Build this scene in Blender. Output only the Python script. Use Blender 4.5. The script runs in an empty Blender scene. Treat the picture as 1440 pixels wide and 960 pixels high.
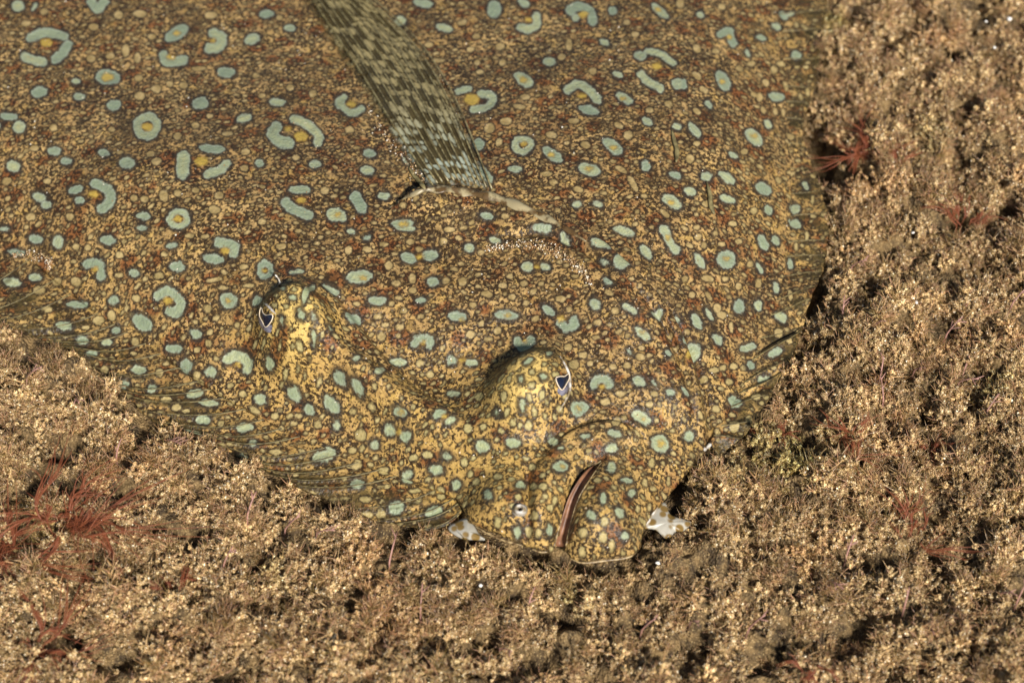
import bpy, math, random
import numpy as np
from mathutils import Vector, Matrix

random.seed(7)
RNG = np.random.default_rng(11)
R = math.radians
scene = bpy.context.scene
COL = scene.collection

# ------------------------------------------------------------------ camera
DEP = R(52.0)                     # looking down this far below the horizon
HFOV = R(28.0)
FRAME_W = 0.262                   # metres across the picture at the fish's head
TARGET = np.array([0.0, 0.0, 0.012])
DIST = FRAME_W / 2 / math.tan(HFOV / 2)
cam_d = bpy.data.cameras.new('camera')
cam = bpy.data.objects.new('camera', cam_d)
COL.objects.link(cam)
CAMP = TARGET + DIST * np.array([0, -math.cos(DEP), math.sin(DEP)])
cam.location = CAMP
cam.rotation_euler = (math.pi / 2 - DEP, 0, 0)
cam_d.sensor_width = 36
cam_d.lens = 18 / math.tan(HFOV / 2)
cam_d.clip_start = 0.01
cam_d.clip_end = 50
cam_d.dof.use_dof = True
cam_d.dof.focus_distance = DIST - 0.004
cam_d.dof.aperture_fstop = 13.0
scene.camera = cam

# ------------------------------------------------------------------ light
SUN_EL, SUN_AZ = R(42), R(22)      # azimuth measured from -Y (towards the camera) round to +X
sun_vec = Vector((math.sin(SUN_AZ) * math.cos(SUN_EL), -math.cos(SUN_AZ) * math.cos(SUN_EL), math.sin(SUN_EL)))
world = bpy.data.worlds.new('World')
scene.world = world
world.use_nodes = True
wn = world.node_tree.nodes
sky = wn.new('ShaderNodeTexSky')
sky.sky_type = 'NISHITA'
sky.sun_disc = False
sky.sun_elevation = SUN_EL
sky.sun_rotation = math.atan2(sun_vec.x, sun_vec.y)
wn['Background'].inputs['Strength'].default_value = 0.05
world.node_tree.links.new(sky.outputs['Color'], wn['Background'].inputs['Color'])
sun_d = bpy.data.lights.new('sun', 'SUN')
sun_d.energy = 4.4
sun_d.angle = R(5.0)
sun_d.color = (1.0, 0.97, 0.93)
sun = bpy.data.objects.new('sun', sun_d)
sun.rotation_euler = sun_vec.to_track_quat('Z', 'Y').to_euler()
sun.location = (0.3, -0.5, 1.0)
COL.objects.link(sun)
vs = scene.view_settings
vs.view_transform = 'Standard'
vs.look = 'None'
vs.gamma = 1.0
vs.exposure = 0.85
scene.render.engine = 'CYCLES'
scene.cycles.max_bounces = 6
scene.cycles.transparent_max_bounces = 12

# ------------------------------------------------------------------ picture -> place
FWD = np.array([0, math.cos(DEP), -math.sin(DEP)])
UP = np.array([0, math.sin(DEP), math.cos(DEP)])
TH = math.tan(HFOV / 2)


def rays(px, py):
    px = np.asarray(px, float); py = np.asarray(py, float)
    a = (px - 720) / 720 * TH
    b = (480 - py) / 720 * TH
    d = FWD + a[..., None] * np.array([1.0, 0, 0]) + b[..., None] * UP
    return d


def at_z(px, py, z):
    d = rays(px, py)
    t = (np.asarray(z) - CAMP[2]) / d[..., 2]
    return CAMP + t[..., None] * d


# ------------------------------------------------------------------ numpy helpers
def hash2(ix, iy, seed):
    h = (ix.astype(np.int64) * 374761393 + iy.astype(np.int64) * 668265263 + seed * 1442695041) & 0xffffffff
    h = ((h ^ (h >> 13)) * 1274126177) & 0xffffffff
    h = h ^ (h >> 16)
    return (h & 0xffff) / 65535.0


def noise2(x, y, seed=0):
    ix = np.floor(x).astype(np.int64); iy = np.floor(y).astype(np.int64)
    fx = x - ix; fy = y - iy
    ux = fx * fx * fx * (fx * (fx * 6 - 15) + 10); uy = fy * fy * fy * (fy * (fy * 6 - 15) + 10)

    def g(i, j, dx, dy):
        a = hash2(i, j, seed) * 2 * np.pi
        return np.cos(a) * dx + np.sin(a) * dy
    n00 = g(ix, iy, fx, fy); n10 = g(ix + 1, iy, fx - 1, fy)
    n01 = g(ix, iy + 1, fx, fy - 1); n11 = g(ix + 1, iy + 1, fx - 1, fy - 1)
    return ((n00 * (1 - ux) + n10 * ux) * (1 - uy) + (n01 * (1 - ux) + n11 * ux) * uy) * 1.5


def fbm(x, y, seed=0, octv=3):
    s = 0; a = 1.0; t = 0
    for o in range(octv):
        s = s + a * noise2(x * 2 ** o + 17.3 * o, y * 2 ** o - 9.1 * o, seed + o); t += a; a *= 0.5
    return s / t


def sstep(a, b, x):
    t = np.clip((x - a) / (b - a), 0, 1)
    return t * t * (3 - 2 * t)


def catmull(pts, n=6, closed=False):
    P = np.array(pts, float); out = []
    N = len(P)
    rng = range(N) if closed else range(N - 1)
    for i in rng:
        if closed:
            p0, p1, p2, p3 = P[(i - 1) % N], P[i], P[(i + 1) % N], P[(i + 2) % N]
        else:
            p1, p2 = P[i], P[i + 1]
            p0 = P[i - 1] if i > 0 else 2 * p1 - p2
            p3 = P[i + 2] if i + 2 < N else 2 * p2 - p1
        for k in range(n):
            t = k / n
            out.append(0.5 * (2 * p1 + (p2 - p0) * t + (2 * p0 - 5 * p1 + 4 * p2 - p3) * t * t + (3 * p1 - p0 - 3 * p2 + p3) * t ** 3))
    if not closed:
        out.append(P[-1])
    return np.array(out)


def seg_dist(Q, A, B):
    """nearest distance from points Q (n,2) to segments A->B (m,2): distance, segment index, parameter"""
    best = np.full(len(Q), 1e9); bi = np.zeros(len(Q), int); bt = np.zeros(len(Q))
    for i in range(len(A)):
        ab = B[i] - A[i]; L = ab @ ab + 1e-18
        t = np.clip(((Q - A[i]) @ ab) / L, 0, 1)
        d = Q - (A[i] + t[:, None] * ab)
        d = d[:, 0] ** 2 + d[:, 1] ** 2
        m = d < best
        best[m] = d[m]; bi[m] = i; bt[m] = t[m]
    return np.sqrt(best), bi, bt


def inside(Q, P):
    r = np.zeros(len(Q), bool)
    n = len(P)
    for i in range(n):
        x1, y1 = P[i]; x2, y2 = P[(i + 1) % n]
        if y1 == y2:
            continue
        c = (y1 > Q[:, 1]) != (y2 > Q[:, 1])
        r ^= c & (Q[:, 0] < (x2 - x1) * (Q[:, 1] - y1) / (y2 - y1) + x1)
    return r


class Grid:
    """a field sampled on a regular grid, read back bilinearly"""
    def __init__(s, x0, y0, step, a):
        s.x0, s.y0, s.step, s.a = x0, y0, step, a

    def __call__(s, x, y):
        a = s.a
        fx = np.clip((x - s.x0) / s.step, 0, a.shape[1] - 1.001); fy = np.clip((y - s.y0) / s.step, 0, a.shape[0] - 1.001)
        ix = fx.astype(int); iy = fy.astype(int); fx = fx - ix; fy = fy - iy
        return (a[iy, ix] * (1 - fx) + a[iy, ix + 1] * fx) * (1 - fy) + (a[iy + 1, ix] * (1 - fx) + a[iy + 1, ix + 1] * fx) * fy


def blur(a, k):
    for ax in (0, 1):
        for _ in range(2):
            p = np.pad(a, [(k + 1, k) if i == ax else (0, 0) for i in (0, 1)], mode='edge').cumsum(ax)
            n = a.shape[ax]
            a = (np.take(p, range(2 * k + 1, 2 * k + 1 + n), ax) - np.take(p, range(0, n), ax)) / (2 * k + 1)
    return a


# ------------------------------------------------------------------ scene helpers
def mesh_obj(name, verts, faces, mat=None, parent=None, smooth=True, attrs=None):
    me = bpy.data.meshes.new(name)
    verts = np.asarray(verts, np.float32)
    me.vertices.add(len(verts)); me.vertices.foreach_set('co', verts.ravel())
    if isinstance(faces, np.ndarray):
        k = faces.shape[1]; flat = faces.astype(np.int32).ravel(); n = len(faces)
        starts = np.arange(n, dtype=np.int32) * k
    else:
        flat = np.array([i for f in faces for i in f], np.int32); n = len(faces)
        lens = np.array([len(f) for f in faces], np.int32)
        starts = np.concatenate([[0], np.cumsum(lens)[:-1]]).astype(np.int32) if n else np.zeros(0, np.int32)
    me.loops.add(len(flat)); me.loops.foreach_set('vertex_index', flat)
    me.polygons.add(n); me.polygons.foreach_set('loop_start', starts)
    if smooth:
        me.polygons.foreach_set('use_smooth', np.ones(n, bool))
    for k, v in (attrs or {}).items():
        v = np.asarray(v, np.float32)
        if v.ndim == 1:
            at = me.attributes.new(k, 'FLOAT', 'POINT'); at.data.foreach_set('value', v)
        else:
            at = me.attributes.new(k, 'FLOAT_VECTOR', 'POINT'); at.data.foreach_set('vector', v.ravel())
    me.update(calc_edges=True)
    if mat:
        me.materials.append(mat)
    o = bpy.data.objects.new(name, me)
    COL.objects.link(o)
    if parent:
        o.parent = parent
    return o


def empty(name, loc=(0, 0, 0)):
    o = bpy.data.objects.new(name, None)
    o.empty_display_size = 0.01
    COL.objects.link(o)
    o.location = loc
    return o


def tag(o, label=None, cat=None, group=None, kind=None):
    if label: o['label'] = label
    if cat: o['category'] = cat
    if group: o['group'] = group
    if kind: o['kind'] = kind
    return o


def tube(path, rad, sides=6, flat=1.0, upv=(0, 0, 1)):
    """verts, faces of a tapering tube along path (n,3); rad scalar or per point; closed ends"""
    P = np.asarray(path, float); n = len(P)
    rad = np.broadcast_to(rad, (n,)) if np.ndim(rad) < 1 else np.asarray(rad, float)
    T = np.gradient(P, axis=0); T /= np.linalg.norm(T, axis=1)[:, None] + 1e-12
    u = np.asarray(upv, float)
    S = np.cross(T, u); S /= np.linalg.norm(S, axis=1)[:, None] + 1e-9
    U = np.cross(S, T)
    a = np.linspace(0, 2 * np.pi, sides, endpoint=False)
    V = P[:, None] + rad[:, None, None] * (np.cos(a)[None, :, None] * S[:, None] + flat * np.sin(a)[None, :, None] * U[:, None])
    V = V.reshape(-1, 3)
    F = []
    for i in range(n - 1):
        for k in range(sides):
            k2 = (k + 1) % sides
            F.append((i * sides + k, i * sides + k2, (i + 1) * sides + k2, (i + 1) * sides + k))
    F.append(tuple(range(sides))[::-1]); F.append(tuple((n - 1) * sides + k for k in range(sides)))
    return V, F


# ------------------------------------------------------------------ node helper
class S:
    def __init__(s, nt, sock): s.nt, s.k = nt, sock

    def _m(s, op, *b, clamp=False):
        return math_node(s.nt, op, s, *b, clamp=clamp)
    def __add__(s, o): return s._m('ADD', o)
    def __sub__(s, o): return s._m('SUBTRACT', o)
    def __mul__(s, o): return s._m('MULTIPLY', o)
    def __rsub__(s, o): return math_node(s.nt, 'SUBTRACT', o, s)
    def __radd__(s, o): return s._m('ADD', o)
    def __rmul__(s, o): return s._m('MULTIPLY', o)


def put(nt, sock, v):
    if isinstance(v, S): nt.links.new(v.k, sock)
    elif isinstance(v, (tuple, list)) and len(v) == 3 and sock.type == 'RGBA': sock.default_value = (*v, 1)
    else: sock.default_value = v


def math_node(nt, op, *a, clamp=False):
    n = nt.nodes.new('ShaderNodeMath'); n.operation = op; n.use_clamp = clamp
    for i, v in enumerate(a): put(nt, n.inputs[i], v)
    return S(nt, n.outputs[0])


class Mat:
    def __init__(s, name):
        s.m = bpy.data.materials.new(name); s.m.use_nodes = True
        s.nt = s.m.node_tree
        s.b = s.nt.nodes['Principled BSDF']; s.out = s.nt.nodes['Material Output']

    def set(s, **k):
        for a, v in k.items(): put(s.nt, s.b.inputs[a.replace('_', ' ')], v)
        return s

    def attr(s, name, vec=False, kind='GEOMETRY'):
        n = s.nt.nodes.new('ShaderNodeAttribute'); n.attribute_name = name; n.attribute_type = kind
        return S(s.nt, n.outputs['Vector' if vec else 'Fac'])

    def obj(s):
        n = s.nt.nodes.new('ShaderNodeTexCoord'); return S(s.nt, n.outputs['Object'])

    def pos(s):
        n = s.nt.nodes.new('ShaderNodeNewGeometry'); return S(s.nt, n.outputs['Position'])

    def rnd(s):
        n = s.nt.nodes.new('ShaderNodeObjectInfo'); return S(s.nt, n.outputs['Random'])

    def noise(s, vec, scale, detail=2, rough=0.5, dist=0.0, col=False):
        n = s.nt.nodes.new('ShaderNodeTexNoise')
        put(s.nt, n.inputs['Vector'], vec); n.inputs['Scale'].default_value = scale
        n.inputs['Detail'].default_value = detail; n.inputs['Roughness'].default_value = rough; n.inputs['Distortion'].default_value = dist
        return S(s.nt, n.outputs['Color' if col else 'Fac'])

    def vor(s, vec, scale, feature='F1', rand=1.0, out='Distance'):
        n = s.nt.nodes.new('ShaderNodeTexVoronoi'); n.feature = feature
        put(s.nt, n.inputs['Vector'], vec); n.inputs['Scale'].default_value = scale; n.inputs['Randomness'].default_value = rand
        return S(s.nt, n.outputs[out])

    def ss(s, v, a, b):
        n = s.nt.nodes.new('ShaderNodeMapRange'); n.interpolation_type = 'SMOOTHSTEP'
        put(s.nt, n.inputs[0], v); n.inputs[1].default_value = min(a, b); n.inputs[2].default_value = max(a, b)
        n.inputs[3].default_value = 0.0 if a < b else 1.0; n.inputs[4].default_value = 1.0 if a < b else 0.0
        return S(s.nt, n.outputs[0])

    def mix(s, f, a, b, mode='MIX'):
        n = s.nt.nodes.new('ShaderNodeMix'); n.data_type = 'RGBA'; n.blend_type = mode
        put(s.nt, n.inputs[0], f); put(s.nt, n.inputs[6], a); put(s.nt, n.inputs[7], b)
        return S(s.nt, n.outputs[2])

    def addv(s, a, b, k=1.0):
        n = s.nt.nodes.new('ShaderNodeVectorMath'); n.operation = 'MULTIPLY_ADD'
        put(s.nt, n.inputs[0], b); n.inputs[1].default_value = (k, k, k); put(s.nt, n.inputs[2], a)
        return S(s.nt, n.outputs[0])

    def bump(s, h, strength=0.5, dist=0.001):
        n = s.nt.nodes.new('ShaderNodeBump'); n.inputs['Strength'].default_value = strength; n.inputs['Distance'].default_value = dist
        put(s.nt, n.inputs['Height'], h)
        s.nt.links.new(n.outputs[0], s.b.inputs['Normal']); return s


def c8(r, g, b):
    f = lambda v: v / 12.92 if v <= 0.04045 else ((v + 0.055) / 1.055) ** 2.4
    return (f(r / 255), f(g / 255), f(b / 255))


# ================================================================== the fish: outline and relief
# (px, py, edge height mm, rounding width mm)
OUT = [(-420, -150, 3, 45), (-330, 115, 3, 45), (-150, 235, 3, 45), (0, 330, 3, 42), (110, 420, 3, 42), (210, 486, 3, 42), (330, 566, 3, 40),
       (430, 616, 3.5, 38), (550, 664, 4.5, 34), (632, 694, 6, 26), (650, 712, 6, 20), (664, 738, 6, 16), (700, 757, 5.5, 14), (733, 768, 5.5, 12),
       (757, 776, 5.5, 12), (777, 774, 5.5, 12), (787, 757, 5, 12), (794, 776, 5, 12), (812, 792, 5, 13), (850, 790, 5.5, 13), (884, 786, 5.5, 13),
       (899, 774, 5.5, 14), (902, 755, 5.5, 16), (916, 725, 5, 20), (945, 690, 5, 26), (975, 655, 4.5, 30), (1000, 622, 4, 34),
       (1018, 590, 3.5, 36), (1042, 545, 3, 38), (1062, 495, 3, 40), (1085, 440, 3, 42), (1106, 360, 3, 42), (1111, 260, 3, 42), (1105, 170, 3, 42),
       (1100, 80, 3, 42), (1094, 0, 3, 42), (1078, -150, 3, 42), (1000, -380, 3, 42), (820, -600, 3, 42), (560, -760, 3, 40), (330, -800, 3, 36),
       (200, -770, 3, 36), (-150, -570, 3, 42), (-350, -360, 3, 45)]
oc = catmull(OUT, 6, closed=True)
OXY = at_z(oc[:, 0], oc[:, 1], oc[:, 2] / 1000)[:, :2]
OZ, OW = oc[:, 2] / 1000, oc[:, 3] / 1000
OB = np.roll(OXY, -1, 0)
gx0, gy0 = OXY.min(0) - 0.004; gx1, gy1 = OXY.max(0) + 0.004
# coarse distance field (1 mm)
cx = np.arange(gx0, gx1, 0.001); cy = np.arange(gy0, gy1, 0.001)
CX, CY = np.meshgrid(cx, cy); Q = np.stack([CX.ravel(), CY.ravel()], 1)
dd, di, dt = seg_dist(Q, OXY, OB)
ins = inside(Q, OXY)
ez = OZ[di] * (1 - dt) + np.roll(OZ, -1)[di] * dt
ew = OW[di] * (1 - dt) + np.roll(OW, -1)[di] * dt
sd = np.where(ins, dd, -dd).reshape(CX.shape)
EZ = blur(ez.reshape(CX.shape), 5); EW = blur(ew.reshape(CX.shape), 5)
head_c = at_z(np.array(760.), np.array(560.), 0.012)[:2]; body_c = at_z(np.array(520.), np.array(-60.), 0.015)[:2]
ax = body_c - head_c; al = np.linalg.norm(ax); ax /= al
s_ax = (CX - head_c[0]) * ax[0] + (CY - head_c[1]) * ax[1]
TOP = 0.0135 + 0.0085 * np.exp(-((s_ax - 0.06) / 0.055) ** 2)  # hump shaped so the back tilts away from the sun and darkens
TOP = TOP * np.clip(1 - (s_ax - 0.10) / 0.3, 0.4, 1)
t_ = np.clip(sd / EW, 0, 1)
prof = (1 - (1 - t_) ** 2) ** np.interp(EW, [0.014, 0.034], [0.55, 1.05])
H0 = blur(EZ + (TOP - EZ) * prof, 1)
H0[sd < 0] = EZ[sd < 0]
G_H0 = Grid(gx0, gy0, 0.001, H0)
G_sd = Grid(gx0, gy0, 0.001, sd)


def cast(px, py, Hf, lift=0.0, n=260):
    """first hit of picture rays with the height field Hf"""
    px = np.atleast_1d(np.asarray(px, float)); py = np.atleast_1d(np.asarray(py, float))
    d = rays(px, py)
    z = np.linspace(0.045, -0.004, n)
    t = (z[None] - CAMP[2]) / d[:, 2:3]
    P = CAMP + t[..., None] * d[:, None]
    below = P[..., 2] <= Hf(P[..., 0], P[..., 1]) + lift
    k = np.argmax(below, 1); k = np.where(below.any(1), np.maximum(k, 1), n - 1)
    r = np.arange(len(px))
    a, b = P[r, k - 1], P[r, k]
    for _ in range(8):
        m = (a + b) / 2
        lo = m[:, 2] <= Hf(m[:, 0], m[:, 1]) + lift
        b = np.where(lo[:, None], m, b); a = np.where(lo[:, None], a, m)
    return b


def frame_at(px, py, Hf, soft=0.0015, zmaxslope=1.6):
    """hit points and the 2x2 maps from picture pixels to metres on the surface seen from above"""
    P = cast(px, py, Hf)
    gx = (Hf(P[:, 0] + soft, P[:, 1]) - Hf(P[:, 0] - soft, P[:, 1])) / (2 * soft)
    gy = (Hf(P[:, 0], P[:, 1] + soft) - Hf(P[:, 0], P[:, 1] - soft)) / (2 * soft)
    gx = np.clip(gx, -1.1, 1.1); gy = np.clip(gy, -zmaxslope, 0.4)
    N = np.stack([-gx, -gy, np.ones_like(gx)], 1)
    px = np.atleast_1d(np.asarray(px, float)); py = np.atleast_1d(np.asarray(py, float))

    def pl(qx, qy):
        d = rays(qx, qy)
        t = np.einsum('ij,ij->i', P - CAMP, N) / np.einsum('ij,ij->i', d, N)
        return CAMP + t[:, None] * d
    o = pl(px, py); jx = (pl(px + 1, py) - o)[:, :2]; jy = (pl(px, py + 1) - o)[:, :2]
    return P, np.stack([jx, jy], 2)        # metres = J @ (dpx, dpy)


# fine height grid (0.4 mm)
FS = 0.0004
fx = np.arange(gx0, gx1, FS); fy = np.arange(gy0, gy1, FS)
FX, FY = np.meshgrid(fx, fy)
HF = G_H0(FX, FY)


def add_bump(px, py, rx, ry, ang, h, p=1.0):
    P, J = frame_at(px, py, G_H0)
    P, J = P[0], J[0]
    Ji = np.linalg.inv(J)
    rad = max(rx, ry) * 2.2 * np.abs(J).max() * 1.5
    i0, i1 = np.searchsorted(fx, [P[0] - rad, P[0] + rad]); j0, j1 = np.searchsorted(fy, [P[1] - rad, P[1] + rad])
    sub = (slice(j0, j1), slice(i0, i1))
    dx = FX[sub] - P[0]; dy = FY[sub] - P[1]
    qx = Ji[0, 0] * dx + Ji[0, 1] * dy; qy = Ji[1, 0] * dx + Ji[1, 1] * dy
    a = R(ang); u = (qx * math.cos(a) + qy * math.sin(a)) / rx; v = (-qx * math.sin(a) + qy * math.cos(a)) / ry
    HF[sub] += h / 1000 * np.exp(-(u * u + v * v) ** p)


def add_crease(pts, depth, w, step=0.0, taper=True, sub_n=5):
    """groove of the given depth and half width (mm) along a picture polyline; step raises the left-hand side"""
    c = catmull(pts, sub_n)
    P = cast(c[:, 0], c[:, 1], G_H0)[:, :2]
    rad = (w * 5) / 1000
    lo = P.min(0) - rad; hi = P.max(0) + rad
    i0, i1 = np.searchsorted(fx, [lo[0], hi[0]]); j0, j1 = np.searchsorted(fy, [lo[1], hi[1]])
    sub = (slice(j0, j1), slice(i0, i1))
    q = np.stack([FX[sub].ravel(), FY[sub].ravel()], 1)
    d, i, t = seg_dist(q, P[:-1], P[1:])
    s = (i + t) / (len(P) - 1)
    k = np.sin(np.pi * np.clip(s, 0.02, 0.98)) ** 0.6 if taper else np.ones_like(s)
    ab = P[1:] - P[:-1]
    side = np.sign(ab[i, 0] * (q[:, 1] - P[i, 1]) - ab[i, 1] * (q[:, 0] - P[i, 0]))
    dz = -depth * np.exp(-(d * 1000 / w) ** 2) * k
    dz += step * k * np.where(side > 0, np.exp(-(d * 1000 / (w * 2.2)) ** 2), 0) * (1 - np.exp(-(d * 1000 / (w * 0.45)) ** 2))
    HF[sub] += (dz / 1000).reshape(FX[sub].shape)


# broad forms
add_bump(850, 470, 150, 105, 40, 4.6)          # cheek
add_bump(585, 505, 105, 38, 38, -3.8)          # dip between the eyes
add_bump(520, 545, 85, 24, 36, 4.6, 1.2)
add_bump(640, 605, 90, 30, 26, 2.6)           # brow ridge running to the snout
add_bump(450, 590, 130, 22, 30, -1.6)
add_bump(850, 320, 120, 22, 30, -1.4)
add_bump(690, 420, 110, 40, 10, 1.6)          # furrow behind the dorsal fin base
add_bump(930, 170, 170, 220, 20, 1.5)
add_bump(300, 200, 200, 120, 10, 1.2)
add_bump(670, 505, 70, 30, -8, -2.0)
add_bump(415, 428, 55, 40, 10, 3.5)  # rise behind the upper eye, added to lessen the turret's cast shadow
add_bump(765, 515, 50, 30, 0, 2.0)           # rise behind the lower eye, added to weaken its cast shadow
add_bump(350, 505, 32, 30, 0, -1.6)
# snout lobes
add_bump(703, 714, 42, 46, 0, 3.6, 1.4)
add_bump(764, 714, 19, 60, 10, 3.2, 1.4)
add_bump(855, 720, 54, 66, 10, 3.8, 1.5)
add_bump(880, 772, 20, 16, 0, 1.2, 1.2)
add_bump(855, 620, 50, 22, 0, 1.2, 1.3)
# eye turrets
add_bump(416, 478, 54, 50, 15, 10.0, 1.9)
add_bump(455, 505, 75, 46, 30, 2.4, 1.2)
add_bump(746, 563, 60, 46, -5, 9.8, 1.9)
add_bump(720, 590, 66, 40, 10, 2.2, 1.2)
# the gill cover: head side stands proud of the body, rolled at its edge
GILL = [(540, 300), (575, 280), (610, 270), (690, 280), (760, 303), (830, 343), (890, 393), (940, 450), (975, 520), (993, 590), (1000, 630)]


def add_step(pts, h, reach, soft):
    c = catmull(pts, 5); P = cast(c[:, 0], c[:, 1], G_H0)[:, :2]
    rad = reach * 2.4 / 1000
    lo = P.min(0) - rad; hi = P.max(0) + rad
    i0, i1 = np.searchsorted(fx, [lo[0], hi[0]]); j0, j1 = np.searchsorted(fy, [lo[1], hi[1]])
    sub = (slice(j0, j1), slice(i0, i1))
    q = np.stack([FX[sub].ravel(), FY[sub].ravel()], 1)
    d, i, t = seg_dist(q, P[:-1], P[1:]); s = (i + t) / (len(P) - 1)
    ab = P[1:] - P[:-1]
    side = np.sign(ab[i, 0] * (q[:, 1] - P[i, 1]) - ab[i, 1] * (q[:, 0] - P[i, 0]))
    sdm = -side * d * 1000                   # positive on the head side
    k = sstep(0.0, 0.12, s) * sstep(1.0, 0.86, s) if False else sstep(0.0, 0.12, s) * (1 - sstep(0.86, 1.0, s))
    HF[sub] += (h / 1000 * k * sstep(-soft, soft, sdm) * np.exp(-(np.maximum(sdm, 0) / reach) ** 2)).reshape(FX[sub].shape)


add_step(GILL, 5.2, 17, 1.1)
add_step([(742, 672), (760, 650), (785, 622), (820, 602), (860, 598), (895, 612), (910, 640)], 1.6, 9, 0.7)
add_step([(415, 395), (455, 408), (500, 448), (550, 505), (610, 560), (660, 592)], 1.8, 9, 1.0)
# creases
add_crease([(560, 285), (610, 272), (690, 282), (760, 305), (830, 345), (890, 395), (940, 450), (975, 520), (993, 590), (1000, 630)], 0.8, 1.6, -1.0, taper=False)
add_crease([(560, 285), (610, 272), (690, 282), (760, 305), (830, 345), (890, 395), (940, 450), (975, 520), (993, 590), (1000, 630)], 2.6, 0.9, 0, taper=False)
add_crease([(742, 672), (772, 640), (800, 612), (850, 598), (890, 608), (908, 632), (892, 656)], 1.0, 0.7, 0.6)
add_crease([(742, 650), (741, 690), (745, 730), (741, 770)], 2.2, 0.9)
add_crease([(765, 626), (800, 605), (845, 590)], 0.8, 0.6)
add_crease([(846, 646), (820, 668), (803, 700), (795, 735), (790, 770)], 6.0, 1.5, sub_n=6)
add_crease([(430, 398), (470, 420), (505, 455), (545, 500)], 1.0, 0.9)
add_crease([(500, 452), (560, 515), (610, 560), (660, 590)], 0.7, 0.9)
add_crease([(880, 420), (930, 480), (960, 545), (975, 600)], 1.8, 1.1)
add_crease([(905, 440), (950, 510), (978, 580)], 0.9, 0.8)
add_crease([(700, 345), (770, 350), (830, 385), (880, 440)], 1.6, 1.1)
# gentle unevenness of the skin
HF += 0.0005 * fbm(FX * 1000 / 14, FY * 1000 / 14, 3, 2) + 0.00018 * fbm(FX * 1000 / 3.2, FY * 1000 / 3.2, 8, 2)
G_H = Grid(gx0, gy0, FS, HF)

# fins: pairs of picture points at the body (inner) and at the free edge (outer)
DORSAL = [((652, 716), (604, 750), 4), ((640, 698), (530, 728), 3.6), ((560, 664), (405, 676), 3.2), ((500, 640), (335, 642), 3), ((430, 612), (268, 612), 3),
          ((370, 586), (215, 586), 3), ((310, 556), (176, 552), 3), ((260, 522), (138, 522), 3), ((210, 484), (92, 490), 3), ((150, 446), (40, 466), 3),
          ((90, 404), (-20, 444), 3), ((0, 328), (-130, 385), 3), ((-150, 234), (-300, 300), 3), ((-328, 116), (-450, 150), 3), ((-420, -150), (-540, -140), 3)]
ANAL = [((1036, 540), (1100, 512), 2.9), ((1060, 496), (1122, 482), 3), ((1082, 445), (1140, 424), 3), ((1102, 380), (1158, 372), 3), ((1108, 320), (1164, 316), 3), ((1110, 250), (1150, 246), 3),
        ((1105, 180), (1128, 186), 3), ((1102, 120), (1146, 118), 3), ((1099, 50), (1156, 50), 3), ((1092, -20), (1166, -30), 3), ((1078, -150), (1150, -180), 3),
        ((1000, -380), (1062, -425), 3), ((820, -600), (880, -660), 3)]
PELVIC = [((1058, 502), (1128, 462), 3.4), ((1046, 528), (1118, 486), 3.4), ((1034, 552), (1106, 516), 3.2), ((1024, 572), (1088, 548), 3.4), ((1014, 592), (1068, 584), 3.6), ((1004, 610), (1044, 616), 3.8), ((998, 622), (1010, 640), 4)]


def uneven(n, k):
    u = np.linspace(0, k, n)
    return u + 0.42 * noise2(u * 0.45, u * 0 + 3.3, 5) + 0.25 * noise2(u * 0.9, u * 0 + 8.3, 6)


def fin_surface(pairs, ns, nt, zin_drop=-0.06, zout=1.6, pleat=0.35, rays_n=20, phase=0.0, over=0.10, bow=0.0):
    A = np.array([(p[0][0], p[0][1], p[1][0], p[1][1], p[2]) for p in pairs], float)
    s = np.linspace(0, len(A) - 1, ns); 
    C = catmull(A, 24); si = np.linspace(0, len(C) - 1, ns)
    C = np.stack([np.interp(si, np.arange(len(C)), C[:, k]) for k in range(5)], 1)
    t = np.linspace(-over, 1, nt)
    V = np.zeros((ns, nt, 3))
    inner = at_z(C[:, 0], C[:, 1], C[:, 4] / 1000); outer = at_z(C[:, 2], C[:, 3], np.full(ns, zout / 1000))
    jag = 0.02 * np.sin(np.linspace(0, rays_n, ns) * 2 * np.pi) + 0.03 * RNG.standard_normal(ns).cumsum() / ns ** 0.5
    for k, tt in enumerate(t):
        e = tt * (1 + jag * max(tt, 0) ** 4)
        V[:, k] = inner * (1 - e)[:, None] + outer * e[:, None]
        dv = outer - inner; wob_ = 0.03 * np.sin(np.linspace(0, 23, ns) + 5 * tt)
        bw = (bow * math.sin(math.pi * max(tt, 0)) + wob_ * max(tt, 0))[:, None]
        V[:, k, :2] += np.stack([-dv[:, 1], dv[:, 0]], 1) * bw
        tc = np.clip(tt, 0, 1)
        z = (C[:, 4] / 1000) * (1 - tc) ** 1.1 + zout / 1000 * (1 - (1 - tc) ** 1.1)
        ph = uneven(ns, rays_n) * 2 * np.pi + phase
        z = z - zin_drop / 1000 * (1 - tc) ** 6 + pleat / 1000 * np.sin(ph) * min(1, max(0, tt) * 2.5)
        z = z + 0.0008 * np.sin(np.linspace(0, rays_n / 4.3, ns) * 2 * np.pi + 1) * tc
        V[:, k, 2] = z - (0.0008 if tt < 0 else 0)
    return V


FINS = {}
FINS['dorsal_fin'] = fin_surface(DORSAL, 460, 46, rays_n=32, pleat=0.22, bow=0.10)
FINS['anal_fin'] = fin_surface(ANAL, 300, 30, rays_n=26, pleat=0.2)
FINS['pelvic_fin'] = fin_surface(PELVIC, 110, 40, rays_n=6, zout=2.2, pleat=0.4)
# whole footprint of the fish on the ground
dl = FINS['dorsal_fin'][:, -1, :2]; an = FINS['anal_fin'][:, -1, :2]; pv = FINS['pelvic_fin'][:, -1, :2]
FOOT = np.concatenate([OXY[(oc[:, 1] > 690) & (oc[:, 0] > 640)][:, :2][:0], dl[::-6][::-1][::-1]], 0)


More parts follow.
